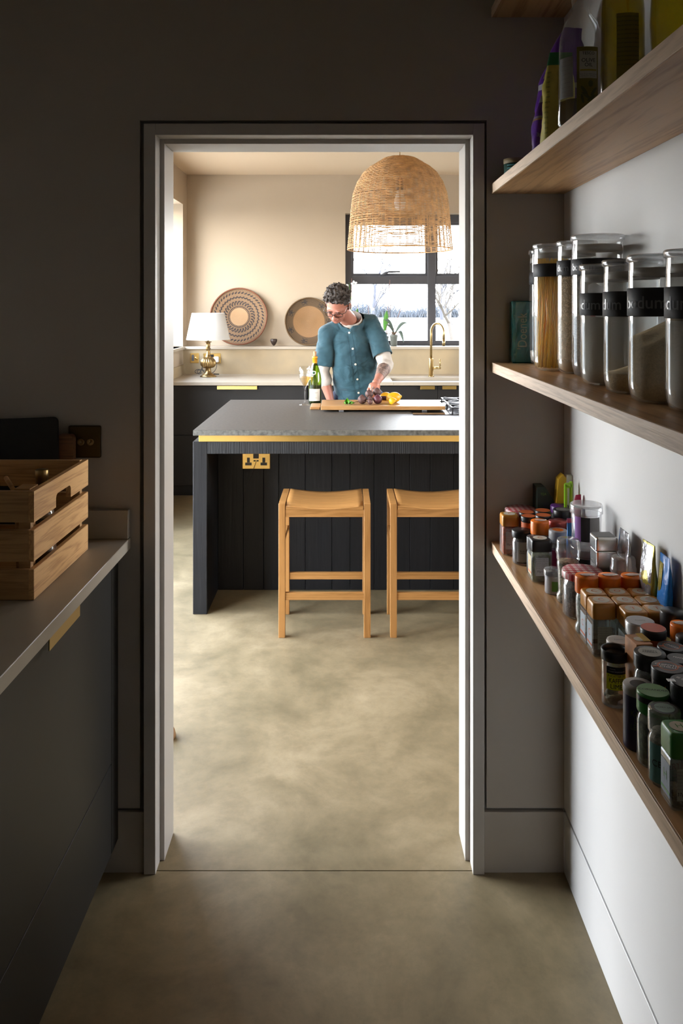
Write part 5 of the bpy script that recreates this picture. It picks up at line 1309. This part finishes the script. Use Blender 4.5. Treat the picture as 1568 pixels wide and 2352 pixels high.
t, f = bag('foil_sachet', 'red and white sachet with sloping torn top held by the green clip', .578, 2.025, .030, .028, .168, mat('red_sachet', (.42, .02, .07, 1), .35), .4, (.006, -.02), zb=Z3, seed=3, amp=.004, taper=.4)
t, f = bag('foil_sachet', 'blue and pink packet tucked behind the clear tubs', .5305, 1.905 - .05, .026, .018, .150, mat('blue_card', (.02, .16, .45, 1), .4), .2, (0, 0), zb=Z3, seed=13, amp=.001, taper=.05)
bagband(t, f, 'pink_top', .93, .999, mat('pink_card', (.60, .08, .16, 1), .5))
# nearer jars
DARK = spice((.04, .03, .02))
BLKL = mat('grey_black_lid', (.09, .09, .095, 1), .45)
round_jar('clear spice bottle with black flip cap beside the amber capped block', .5704, 1.385, .0205, .1132, .034, BLACKP, fill=spice((.3, .25, .2)), waist=False)
t = round_jar('short jar with dull silver screw lid in front of the amber block', .5117, 1.378, .0245, .0982, .020, mat('dull_silver', (.50, .50, .50, 1), .35, .7), fill=spice((.3, .25, .2)), stm=mat('silver_white', (.48, .48, .50, 1), .5), sticker=.9, words='Cinna', wm=GREYINK)
round_jar('jar with faded orange lid top and black rim', .5043, 1.3005, .0206, .1172, .012, BLACKP, body=ORANGED, stm=mat('faded_orange', (.50, .10, .05, 1), .5), sticker=.93, words='Paprika', wm=ORANGED, neck=False)
tagged('orange capped jar with paper tag cut off by the right edge', .5667, 1.338, .0186, .1087, spice((.3, .2, .1)))
round_jar('low jar with cream white lid just behind the lime tube', .4682, 1.360, .0200, .0725, .012, mat('cream_lid', (.50, .46, .42, 1), .4), fill=DARK, stm=mat('cream_lid_top', (.46, .42, .38, 1), .5), sticker=.82, words='Fennel', wm=GREYINK)
# kaffir lime tube
t = thing('spice_tube', 'clear tube of lime leaves with bright yellow green label and open black rim', 'jar', (.4378, 1.290, Z3 + .0002))
r = .0212
MB().lathe([(0, 0), (r * .93, .0), (r * .96, .002), (r * .96, .0725)], 36, cap=False).build('tube_body', CLEARP, t)
MB().lathe([(r * .955, .0715), (r * 1.0, .072), (r * 1.02, .087), (r * .98, .0885), (r * .88, .087), (r * .84, .080), (r * .84, .077), (0, .0768)], 40, cap=False).build('rim', BLACKP, t)
m = MB()
for k_ in range(14): m.ball((random.uniform(-.010, .010), random.uniform(-.010, .010), .006 + random.uniform(0, .022)), (.012, .008, .0035), (random.uniform(-.8, .8), random.uniform(-.8, .8), random.uniform(0, 3)), 1)
m.build('dried_leaves', mat('dried_leaf', (.17, .15, .08, 1), .7), t, kind='stuff')
PH = math.atan2(-1.29, -.4378) + .14
q = patch('label', r * .985, PH, .032, .0295, .0555, mat('lime_yellow_label', (.78, .85, .01, 1), .5), t)
q2 = patch('black_header', r * .988, PH, .032, .0545, .066, BLACKP, t)
text('lettering', "COOKS' INGREDIENTS", .0027, oncyl(r * .993, PH, .0585), WHITE, q2)
text('lettering', 'Waitrose', .0024, oncyl(r * .993, PH - .3, .0625), WHITE, q2)
text('lettering', 'A SCATTER OF', .0052, oncyl(r * .993, PH, .0515), INK, q, bold=.0015, sx=.8)
text('lettering', 'KAFFIR', .0108, oncyl(r * .993, PH, .0440), INK, q, bold=.001, sx=.72)
text('lettering', 'LIME', .0108, oncyl(r * .993, PH, .0345), INK, q, bold=.0, sx=.9)
# stock cube box
t = thing('carton', 'open orange printed carton wedged behind the black topped jars', 'box', (.4665, 1.262, Z3 + .0002), .10)
MB().box(-.0135, .0135, -.020, .020, 0, .1145, .0005).build('carton_body', mat('orange_carton', (.45, .19, .06, 1), .5, noise_amt=.4, noise_scale=40), t)
MB().box(.004, .0150, -.010, .020, .1147, .1155).build('flap', mat('ochre_card', (.45, .27, .03, 1), .6), t)
MB().lathe([(0, .1149), (.008, .1149)], 20, cap=False).build('printed_oval', CREAMP, t)
round_jar('black lidded jar with white round label reading trinity paprika', .4665, 1.2165, .0236, .1139, .020, BLACKP, body=GL2, fill=DARK, level=.9, stm=mat('white_round_label', (.42, .42, .38, 1), .6), sticker=.72, words='TRINITY\nPAPRIKA', wm=INK, rot=-.2)
def ringlid(label, x, y, r, h, words, ringm=ORANGED, tape=False, rot=0.):
    t = round_jar(label, x, y, r, h, .016, BLACKP, body=BLACKP, neck=False, stm=BLKL, sticker=.97, words=words, wm=WHITE, rot=rot)
    if ringm is not None:
        m = MB().lathe([(r * .56, h + .0010), (r * .62, h + .0010)], 40, cap=False)
        m.box(-r * .93, -r * .60, -.0012, .0012, h + .0008, h + .0010); m.box(r * .60, r * .93, -.0012, .0012, h + .0008, h + .0010)
        m.build('ring_print', ringm, t)
        m = MB(); m.bm.free(); patch('stripe', r * .982, math.atan2(-y, -x) - .5, .0016, .0, h - .02, ringm, t); patch('stripe', r * .982, math.atan2(-y, -x) - .15, .0016, .0, h - .02, ringm, t)
    if tape: MB().box(-r * 1.25, -r * .75, -.004, .004, h + .0012, h + .0020).build('tape_tab', CLEARP, t)
    return t
ringlid('black spice jar with orange ringed grey lid reading ginger', .5168, 1.259, .0210, .1043, 'GINGER', rot=-.9)
round_jar('clear lidded jar with yellow and blue round label', .5286, 1.330, .0195, .0864, .014, CLEARP, fill=spice((.3, .2, .1)), stm=mat('yellow_blue_label', (.34, .34, .05, 1), .5), sticker=.8, words='Mace', wm=mat('blue_ink', (.02, .08, .25, 1)))
round_jar('black capped bottle at the right edge behind the grey lids', .5591, 1.300, .0175, .1033, .025, BLACKP, body=GL2, fill=DARK)
ringlid('dull grey topped black jar reading pepper', .5054, 1.2005, .0185, .111, 'PEPPER', None, rot=-.5)
ringlid('large orange ringed grey lid reading chipotle on a black striped jar', .4753, 1.1704, .0234, .1123, 'CHIPOTLE\nCHILLI', rot=-.35)
ringlid('grey lidded black jar with a clear tape tab sticking out', .4712, 1.0965, .0214, .1254, 'III CURRY', None, True, rot=-.9)
t = round_jar('dark purple tube with grey metal top and green lime lettering', .4300, 1.1647, .0220, .0898, .010, mat('dull_grey_lid', (.30, .28, .26, 1), .5), body=mat('dark_purple_label', (.025, .018, .05, 1), .4), neck=False, stm=mat('black_centre', (.015, .015, .015, 1), .5), sticker=.55)
PH = math.atan2(-1.1647, -.43) + .15
text('lettering', 'KAFFIR\nLIME\nLEAVES', .0115, oncyl(.0221, PH, .045), mat('dim_green_ink', (.07, .11, .015, 1), .5), t, bold=.001, sx=.8)
MB().lathe([(0, 0), (.0035, .0), (.0035, .0004)], 16, Matrix.Translation((.0222 * math.cos(PH), .0222 * math.sin(PH), .072)) @ Matrix.Rotation(PH, 4, 'Z') @ Matrix.Rotation(PI / 2, 4, 'Y')).build('gold_dot', mat('gold_print', (.35, .28, .02, 1)), t)
t = round_jar('round jar with green lid and black rim, nearer than the purple tube', .4344, 1.1205, .0222, .1015, .026, GREENL, fill=spice((.12, .13, .06)), level=.8, stm=GREENTOP, sticker=.93, words='CORIANDER', wm=INK, ring=BLACKP, sidem=mat('dark_grey_label', (.07, .08, .08, 1), .5), sidew=.03, rot=-.2)
t = round_jar('jar with clear cap and aqua lid label reading celery salt', .4324, 1.0765, .0212, .0988, .028, CLEARP, fill=spice((.3, .26, .2)), level=.95, stm=mat('aqua_label', (.22, .34, .30, 1), .5), sticker=.62, words='CELERY SALT', wm=INK, sidem=mat('aqua_side', (.10, .24, .22, 1), .5), sidew=.05, side='CELERY', side_size=.012, side_off=.15, side_z=(.08, .80), side_bold=.002, rot=-.2)
ld = [c for c in t.children if c.name.startswith('lid')][0]
MB().lathe([(.0212 * .62, .0990), (.0212 * .80, .0990)], 36, cap=False).build('grey_ring_print', mat('dark_grey_label', (.07, .08, .08, 1)), ld)
square_jar('square jar with green flip lid and letter H label, nearest of all spices', .4145, .4500, 1.0085, 1.0475, .0995, .031, GREENL, spice((.16, .13, .07)), .30, letter='H', letm=GREENL, back=mat('sage_label', (.38, .42, .36, 1), .6), brandc=mat('grey_blue_label', (.30, .36, .44, 1), .5))
round_jar('round green lidded jar cut off by the right edge', .4722, 1.056, .0188, .1199, .022, GREENL, fill=DARK, stm=GREENTOP, sticker=.9, ring=BLACKP)

# ================================================================== THE MAN
SKIN = mat('skin', (.39, .155, .105, 1), .5, noise_amt=.07, noise_scale=12)
SKIN.node_tree.nodes['Principled BSDF'].inputs['Subsurface Weight'].default_value = .08
SKIN.node_tree.nodes['Principled BSDF'].inputs['Subsurface Radius'].default_value = (.01, .004, .002)
def cloth(name, c1, c2, scale=9.0):
    m = bpy.data.materials.new(name); m.use_nodes = True; nt = m.node_tree; N = nt.nodes.new; K = nt.links.new; b = nt.nodes['Principled BSDF']
    t = N('ShaderNodeTexCoord'); n = N('ShaderNodeTexNoise'); n.inputs['Scale'].default_value = scale; n.inputs['Detail'].default_value = 5; K(t.outputs['Object'], n.inputs['Vector'])
    r = N('ShaderNodeValToRGB'); K(n.outputs['Fac'], r.inputs[0]); r.color_ramp.elements[0].position = .35; r.color_ramp.elements[1].position = .7; r.color_ramp.elements[0].color = c1; r.color_ramp.elements[1].color = c2
    K(r.outputs[0], b.inputs['Base Color']); b.inputs['Roughness'].default_value = .85; b.inputs['Sheen Weight'].default_value = .25
    mp = N('ShaderNodeMapping'); mp.inputs['Scale'].default_value = (1, 1, 1.9); mp.inputs['Rotation'].default_value = (0, .9, 0); K(t.outputs['Object'], mp.inputs[0])
    w = N('ShaderNodeTexNoise'); w.inputs['Scale'].default_value = 6; w.inputs['Detail'].default_value = 2.5; w.inputs['Distortion'].default_value = 1.2; K(mp.outputs[0], w.inputs['Vector'])
    bp = N('ShaderNodeBump'); bp.inputs['Strength'].default_value = .7; bp.inputs['Distance'].default_value = .03; K(w.outputs['Fac'], bp.inputs['Height']); K(bp.outputs[0], b.inputs['Normal'])
    return m
TEALC = cloth('teal_linen', (.010, .048, .068, 1), (.017, .070, .094, 1), 5.0)
UNDER = mat('off_white_jersey', (.50, .45, .40, 1), .9, bump=.25, bump_scale=25)
# joints (metres, world axes; the man faces the camera side, bent over the island)
Lsh, Lel, Lwr, Lha = (-.112, 5.47, 1.372), (-.150, 5.465, 1.11), (-.095, 5.44, .925), (-.055, 5.42, .83)
Rsh, Rel, Rwr, Rha = (.190, 5.49, 1.440), (.283, 5.37, 1.165), (.214, 5.085, 1.085), (.188, 5.00, 1.052)
HC = Vector((-.044, 5.285, 1.568))
HR = Euler((math.radians(40), math.radians(5), math.radians(-14)))     # chin down, turned slightly to his right
def H(x, y, z):                                                      # head space: -y is the face, z the crown
    return HC + HR.to_matrix() @ Vector((x, y, z))
def hb(mb, c, r, rot=(0, 0, 0), sub=3):
    q = (HR.to_matrix() @ Euler(rot).to_matrix()).to_euler(); mb.ball(H(*c), r, tuple(q), sub)
m = MB()
# skull, face, jaw
hb(m, (0, .012, .030), (.074, .093, .082), sub=4); hb(m, (0, -.030, -.010), (.064, .062, .078), sub=4); hb(m, (0, -.040, -.070), (.047, .046, .040))
hb(m, (0, -.066, -.088), (.022, .018, .016)); hb(m, (.028, -.050, -.045), (.030, .030, .035)); hb(m, (-.028, -.050, -.045), (.030, .030, .035))
for s in (-1, 1):
    hb(m, (s * .032, -.078, -.020), (.018, .012, .014)); hb(m, (s * .030, -.084, .014), (.021, .010, .007), (0, s * .15, 0))
    hb(m, (s * .029, -.078, .000), (.013, .012, .011))
    hb(m, (s * .076, .008, -.012), (.007, .017, .029), (.1, 0, 0)); hb(m, (s * .080, .013, -.006), (.006, .010, .024), (.1, s * .3, 0))
m.chain([(H(0, -.086, .006), .007), (H(0, -.104, -.022), .009), (H(0, -.110, -.034), .0115)], step=.004)
for s in (-1, 1): hb(m, (s * .011, -.098, -.037), (.008, .009, .007))
hb(m, (0, -.086, -.057), (.022, .010, .006)); hb(m, (0, -.085, -.067), (.019, .010, .006)); hb(m, (0, -.082, -.048), (.016, .012, .010))
# neck and trunk
m.chain([(H(0, .018, -.05), .056), ((.032, 5.432, 1.465), .054), ((.045, 5.49, 1.42), .056)], sub=3)
m.chain([((.045, 5.515, 1.39), (.10, .06, .06)), ((.050, 5.50, 1.30), (.145, .095, .10)), ((.07, 5.52, 1.12), (.125, .09, .10)), ((.085, 5.53, .98), (.13, .10, .10))], sub=3, step=.04)
m.chain([(Rsh, .050), (Rel, .040)], step=.02); m.chain([(Rel, .041), ((Vector(Rel) * .65 + Vector(Rwr) * .35), .043), (Rwr, .0265)], step=.012)
m.chain([(Lsh, .050), (Lel, .040)], step=.02); m.chain([(Lel, .040), ((Vector(Lel) * .65 + Vector(Lwr) * .35), .042), (Lwr, .027)], step=.012)
m.chain([((.05, 5.51, 1.40), .05), (Rsh, .048)], step=.03); m.chain([((.03, 5.51, 1.38), .05), (Lsh, .048)], step=.03)
# legs and feet
for sx, fx in ((-.005, -.02), (.175, .20)):
    m.chain([((sx, 5.54, .92), .085), ((sx * .9 + fx * .1, 5.50, .50), .055), ((fx, 5.56, .10), .040)], step=.03)
    m.chain([((fx, 5.58, .048), .040), ((fx, 5.46, .034), .032), ((fx, 5.40, .028), .026)], step=.015)
# hands: palm plus five separate bent fingers
def hand(wr, c, fingers, thumb, palm_r=(.040, .030, .020), prot=(0, 0, 0)):
    m.chain([(wr, .024), ((Vector(wr) + Vector(c)) / 2, .026)], step=.008)
    m.ball(c, palm_r, prot, 3)
    for F_ in fingers + [thumb]:
        m.chain([(p, r) for p, r in F_], sub=2, step=.004)
# right hand (image right) closes on the beetroot stalks
c = Vector((.188, 5.005, 1.058)); stalk = Vector((.180, 4.965, 1.040))
FG = []
for k_, (dx, dz, L) in enumerate(((-.016, -.004, 1.0), (.000, -.006, 1.06), (.016, -.004, 1.0), (.030, .002, .82))):
    b0 = c + Vector((dx, -.020, dz)); b1 = b0 + Vector((-.004, -.026 * L, -.020)); b2 = b1 + Vector((-.004, -.006, -.024 * L)); b3 = b2 + Vector((-.002, .014, -.014 * L))
    FG.append([(b0, .0095), (b1, .0090), (b2, .0082), (b3, .0072)])
TH = [(c + Vector((-.022, .006, -.006)), .012), (c + Vector((-.036, -.012, -.024)), .0105), (c + Vector((-.032, -.030, -.044)), .0088), (c + Vector((-.028, -.036, -.054)), .0075)]
hand(Rwr, c, FG, TH, (.034, .034, .019), (.35, 0, .2))
# left hand (image left) hangs into the drawer behind the island
c = Vector(Lha)
FG = []
for k_, (dx, L) in enumerate(((-.026, .85), (-.009, 1.0), (.009, 1.05), (.026, .95))):
    b0 = c + Vector((dx, -.004, -.030)); b1 = b0 + Vector((0, -.010, -.032 * L)); b2 = b1 + Vector((0, -.016, -.020 * L)); b3 = b2 + Vector((0, -.016, -.008 * L))
    FG.append([(b0, .0095), (b1, .0088), (b2, .0082), (b3, .0072)])
TH = [(c + Vector((.026, -.004, .010)), .012), (c + Vector((.044, -.018, -.010)), .0102), (c + Vector((.050, -.028, -.030)), .0082)]
hand(Lwr, c, FG, TH, (.036, .016, .040))
man = bake(m, 'person', SKIN, .0040, 3, fac=.4)
tag(man, 'man in a teal short sleeved shirt and glasses leaning over the chopping board', 'person')

# undershirt sleeves and neck
m = MB()
R1, R2 = Vector(Rsh), Vector(Rel); fw = Vector(Rwr)
m.chain([(R1.lerp(R2, .55), .058), (R2, .050), (R2.lerp(fw, .22), .050)], sub=3, step=.015)
L1, L2 = Vector(Lsh), Vector(Lel); fl_ = Vector(Lwr)
bake(m, 'undershirt_sleeve', UNDER, .005, 5, man, .004, 22)
m = MB(); m.chain([(L1.lerp(L2, .6), .056), (L2, .049), (L2.lerp(fl_, .35), .049)], sub=3, step=.015)
bake(m, 'undershirt_sleeve', UNDER, .005, 5, man, .004, 22)
NB = Vector((.045, 5.455, 1.468)); NA = Vector((-.12, -.61, .78)).normalized()
def cut_mesh(o, test):
    b = bmesh.new(); b.from_mesh(o.data); bmesh.ops.delete(b, geom=[v for v in b.verts if test(v.co)], context='VERTS'); b.to_mesh(o.data); b.free()
def soften(o, n=8):
    b = bmesh.new(); b.from_mesh(o.data)
    for _ in range(n):
        mv = {}
        for v in b.verts:
            if v.is_boundary:
                nb = [e.other_vert(v).co for e in v.link_edges if e.is_boundary]
                if len(nb) >= 2: mv[v] = v.co * .4 + (nb[0] + nb[1]) * .3
        for v, c in mv.items(): v.co = c
    b.to_mesh(o.data); b.free()
def axis(co, P, A):
    d = co - P; t = d.dot(A); return t, (d - A * t).length
m = MB(); m.chain([(NB - NA * .09, .092), (NB - NA * .04, .082), (NB + NA * .03, .076)], sub=3, step=.01)
us = bake(m, 'undershirt', UNDER, .004, 3, man)
cut_mesh(us, lambda c: axis(c, NB, NA)[0] > .014); soften(us)
m = MB()
m.chain([((.045, 5.505, 1.405), (.115, .088, .055)), ((.050, 5.495, 1.315), (.150, .118, .09)), ((.070, 5.505, 1.17), (.153, .128, .09)), ((.083, 5.52, 1.03), (.156, .130, .09)), ((.085, 5.525, .93), (.163, .130, .06)), ((.085, 5.53, .88), (.166, .130, .04))], sub=3, step=.03)
m.chain([((.10, 5.505, 1.452), .062), (Rsh, .064), (R1.lerp(R2, .32), .066)], sub=3, step=.015)
m.chain([((-.02, 5.495, 1.432), .062), (Lsh, .0625), (L1.lerp(L2, .32), .063)], sub=3, step=.015)
m.chain([(NB - NA * .08, .100), (NB - NA * .03, .092), (NB + NA * .02, .082)], sub=3, step=.012)
shirt = bake(m, 'shirt', TEALC, .006, 8, man, .014, 8)
VX, VZ = .034, 1.398
def open_neck(c):
    t, r = axis(c, NB, NA)
    if t > .002 and r < .091: return True
    return c.y < 5.45 and c.z > VZ and abs(c.x - VX) < (c.z - VZ) * .55 and c.z < VZ + .07
cut_mesh(shirt, open_neck); soften(shirt)
for S, E_, a_, b_ in ((R1, R2, .045, .80), (L1, L2, .045, .86)):
    m = MB(); m.chain([(S.lerp(E_, .22), .060), (S.lerp(E_, .45), .0675), (S.lerp(E_, b_ + .12), .071)], sub=3, step=.012)
    sv = bake(m, 'sleeve', TEALC, .006, 6, shirt, .009, 10)
    ax_ = (E_ - S).normalized(); L_ = (E_ - S).length * b_
    cut_mesh(sv, lambda c: (c - S).dot(ax_) > L_); soften(sv)
    q_ = sv.modifiers.new('t', 'SOLIDIFY'); q_.thickness = .0025; q_.offset = -1
so_ = shirt.modifiers.new('t', 'SOLIDIFY'); so_.thickness = .0025; so_.offset = -1
dg = bpy.context.evaluated_depsgraph_get(); dg.update()
bv = BVHTree.FromObject(shirt, dg)
def onshirt(px_, py_):
    d = (Vector(at(px_, py_, 5.3)) - cam.location).normalized()
    h = bv.ray_cast(cam.location + d * 4.0, d)
    return h[0], h[1]
BTN = mat('shell_button', (.70, .62, .50, 1), .35)
pl_ = []
for px_, py_ in ((802, 764), (810, 801), (816, 837), (820.5, 871), (823, 902)):
    p, n_ = onshirt(px_, py_)
    if p is None: continue
    if n_.y > 0: n_ = -n_
    rot = Vector((0, 0, 1)).rotation_difference(n_).to_matrix().to_4x4()
    b_ = MB().lathe([(0, 0), (.0068, 0), (.0072, .0016), (.0058, .0026), (.0042, .0020), (0, .0020)], 20, Matrix.Translation(p + n_ * .0015) @ rot).build('button', BTN, shirt)
for a_, b2_ in (((796, 762), (817, 915)), ((806, 757), (828, 915))):
    pts = []
    for i in range(34):
        f = i / 33; p, n_ = onshirt(a_[0] + (b2_[0] - a_[0]) * f ** .9, a_[1] + (b2_[1] - a_[1]) * f)
        if p is not None: pts.append(p + Vector((0, -.0008, 0)))
    if len(pts) > 4: MB().tube(pts, .0014, 5).build('placket_seam', TEALC, shirt)
# shirt hem label and trousers, shoes
m = MB()
for sx, fx in ((-.005, -.02), (.175, .20)):
    m.chain([((sx + .01, 5.54, .90), .105), ((sx, 5.50, .50), .078), ((fx, 5.555, .11), .062)], sub=3, step=.03)
m.chain([((.085, 5.54, .95), (.165, .115, .08)), ((.085, 5.54, .88), (.165, .115, .08))], sub=3, step=.03)
bake(m, 'trousers', mat('navy_denim', (.012, .02, .05, 1), .85), .010, 6, man, .004, 10)
for fx in (-.02, .20):
    m = MB().chain([((fx, 5.59, .045), (.044, .05, .045)), ((fx, 5.45, .038), (.044, .05, .038)), ((fx, 5.385, .030), (.038, .045, .030))], sub=3, step=.02)
    bake(m, 'shoe', mat('brown_shoe', (.06, .03, .015, 1), .5), .006, 4, man)
# forearm tattoo: dark sleeve of ink on the lower right arm
m = MB(); a_ = R2.lerp(fw, .25); b_ = R2.lerp(fw, .80)
m.chain([(a_, .0445), (R2.lerp(fw, .35), .0442), (R2.lerp(fw, .6), .0365), (b_, .0312)], sub=3, step=.008)
bake(m, 'tattooed_forearm', mat('tattooed_skin', (.20, .13, .105, 1), .6, noise_amt=.75, noise_scale=55), .0035, 2, man)['label'] = 'forearm skin covered in dark tattoo'
# hair
HAIRM = mat('dark_grey_brown_hair', (.040, .030, .025, 1), .6, noise_amt=.6, noise_scale=30, bump=.8, bump_scale=90)
m = MB()
hb(m, (0, .020, .040), (.081, .094, .082), sub=4)
rnd = random.Random(11)
for i in range(330):
    a = rnd.uniform(0, 2 * PI); e_ = rnd.uniform(-.12, PI / 2)
    x, y, z = math.cos(a) * math.cos(e_), math.sin(a) * math.cos(e_), math.sin(e_)
    if y < -.50 and z < .30: continue
    if z < .05 and y < -.05: continue
    p = Vector((x * .080, .016 + y * .095, .040 + z * .084))
    L = .036 if z > .2 else .018
    d = Vector((x * .4 + rnd.uniform(-.7, .7), y * .4 + rnd.uniform(-1.0, .3), z * .75 + rnd.uniform(-.3, .4))).normalized()
    q = p + d * L * rnd.uniform(.5, 1.0) * .6
    m.chain([(H(*p), .0105), (H(*q), .0065)], sub=1, step=.005)
for i in range(60):     # short sides and nape
    s = rnd.choice((-1, 1)); p = Vector((s * .074, rnd.uniform(-.025, .06), rnd.uniform(-.02, .03)))
    m.ball(H(*p), (.008, .012, .014), sub=1)
hair = bake(m, 'hair', HAIRM, .0032, 2, man, .002, 40, fac=.4)
# trim the hair away from the face
bmx = bmesh.new(); bmx.from_mesh(hair.data); inv = HR.to_matrix().transposed()
ks = []
for v in bmx.verts:
    q = inv @ (v.co - HC)
    if q.y < -.045 and q.z < .046 + .006 * math.sin(q.x * 150): ks.append(v)
    elif q.z < -.030: ks.append(v)
    elif abs(q.x) > .06 and q.y < -.012 and q.z < .020: ks.append(v)
bmesh.ops.delete(bmx, geom=ks, context='VERTS'); bmx.to_mesh(hair.data); bmx.free()
m = MB()
for i in range(900):   # loose locks give the tousled outline
    a = rnd.uniform(0, 2 * PI); e_ = rnd.uniform(.0, PI / 2)
    x, y, z = math.cos(a) * math.cos(e_), math.sin(a) * math.cos(e_), math.sin(e_)
    if y < -.5 and z < .38: continue
    p = Vector((x * .084, .018 + y * .096, .042 + z * .086))
    sw = Vector((noise.noise(p * 30), noise.noise(p * 30 + Vector((7, 0, 0))) - .5, noise.noise(p * 30 + Vector((0, 9, 0)))))
    d = (Vector((x, y, z)) * .22 + sw * 1.5).normalized(); L = rnd.uniform(.012, .026) * (.55 if z < .3 else 1)
    m.tube([H(*p), H(*(p + d * L * .5)), H(*(p + d * L + Vector((0, -.2, -.1)) * L))], [.0026, .0020, .0006], 4, cap=False)
m.build('loose_locks', HAIRM, hair, kind='stuff')
# brows, lips, glasses
for s in (-1, 1):
    m = MB().chain([(H(s * .012, -.0975, .0135), .0022), (H(s * .030, -.098, .0175), .0028), (H(s * .046, -.086, .014), .0018)], sub=1, step=.002)
    m.build('eyebrow', HAIRM, man)
    m = MB().chain([(H(s * .019, -.0925, -.004), .0012), (H(s * .030, -.0935, -.0065), .0014), (H(s * .041, -.088, -.004), .0011)], sub=1, step=.002)
    m.build('eyelashes', HAIRM, man)
    m = MB().ball(H(s * .030, -.0825, -.001), (.0125, .0105, .0095), sub=3); m.build('eyelid', SKIN, man)
m = MB().chain([(H(-.020, -.0925, -.0605), .0018), (H(0, -.0975, -.0590), .0032), (H(.020, -.0925, -.0605), .0018)], sub=1, step=.002)
m.build('lips', mat('lips', (.42, .14, .11, 1), .5), man)
gls = bpy.data.objects.new('glasses', None); COL.objects.link(gls); gls.parent = man
DF = mat('dark_tortoise_frame', (.02, .010, .008, 1), .25)
for s in (-1, 1):
    pts = []
    for i in range(28):
        a = 2 * PI * i / 28; sx = math.copysign(abs(math.cos(a)) ** .7, math.cos(a)) * .0245; sz = math.copysign(abs(math.sin(a)) ** .7, math.sin(a)) * .0165
        pts.append(H(s * .032 + sx, -.1065 + abs(s * .032 + sx) * .22, -.006 + sz))
    MB().tube(pts, .0021, 6, closed=True).build('rim', DF, gls)
    c0 = H(s * .032, -.1065 + .032 * .22, -.006)
    m = MB(); ce = m.bm.verts.new(c0); vs = [m.bm.verts.new(p_) for p_ in pts]
    for i in range(28): m.bm.faces.new((ce, vs[i], vs[(i + 1) % 28]))
    m.build('lens', glass('spectacle_lens', (.97, .97, .97, 1), rough=.0, gain=.9), gls)
    MB().tube([H(s * .0565, -.0935, .004), H(s * .0745, -.078, .004), H(s * .0800, .000, .002), H(s * .078, .020, -.014)], [.0024, .002, .0018, .0018], 6).build('temple', DF, gls)
MB().tube([H(-.009, -.1045, -.001), H(0, -.1105, .002), H(.009, -.1045, -.001)], .002, 6).build('bridge', DF, gls)
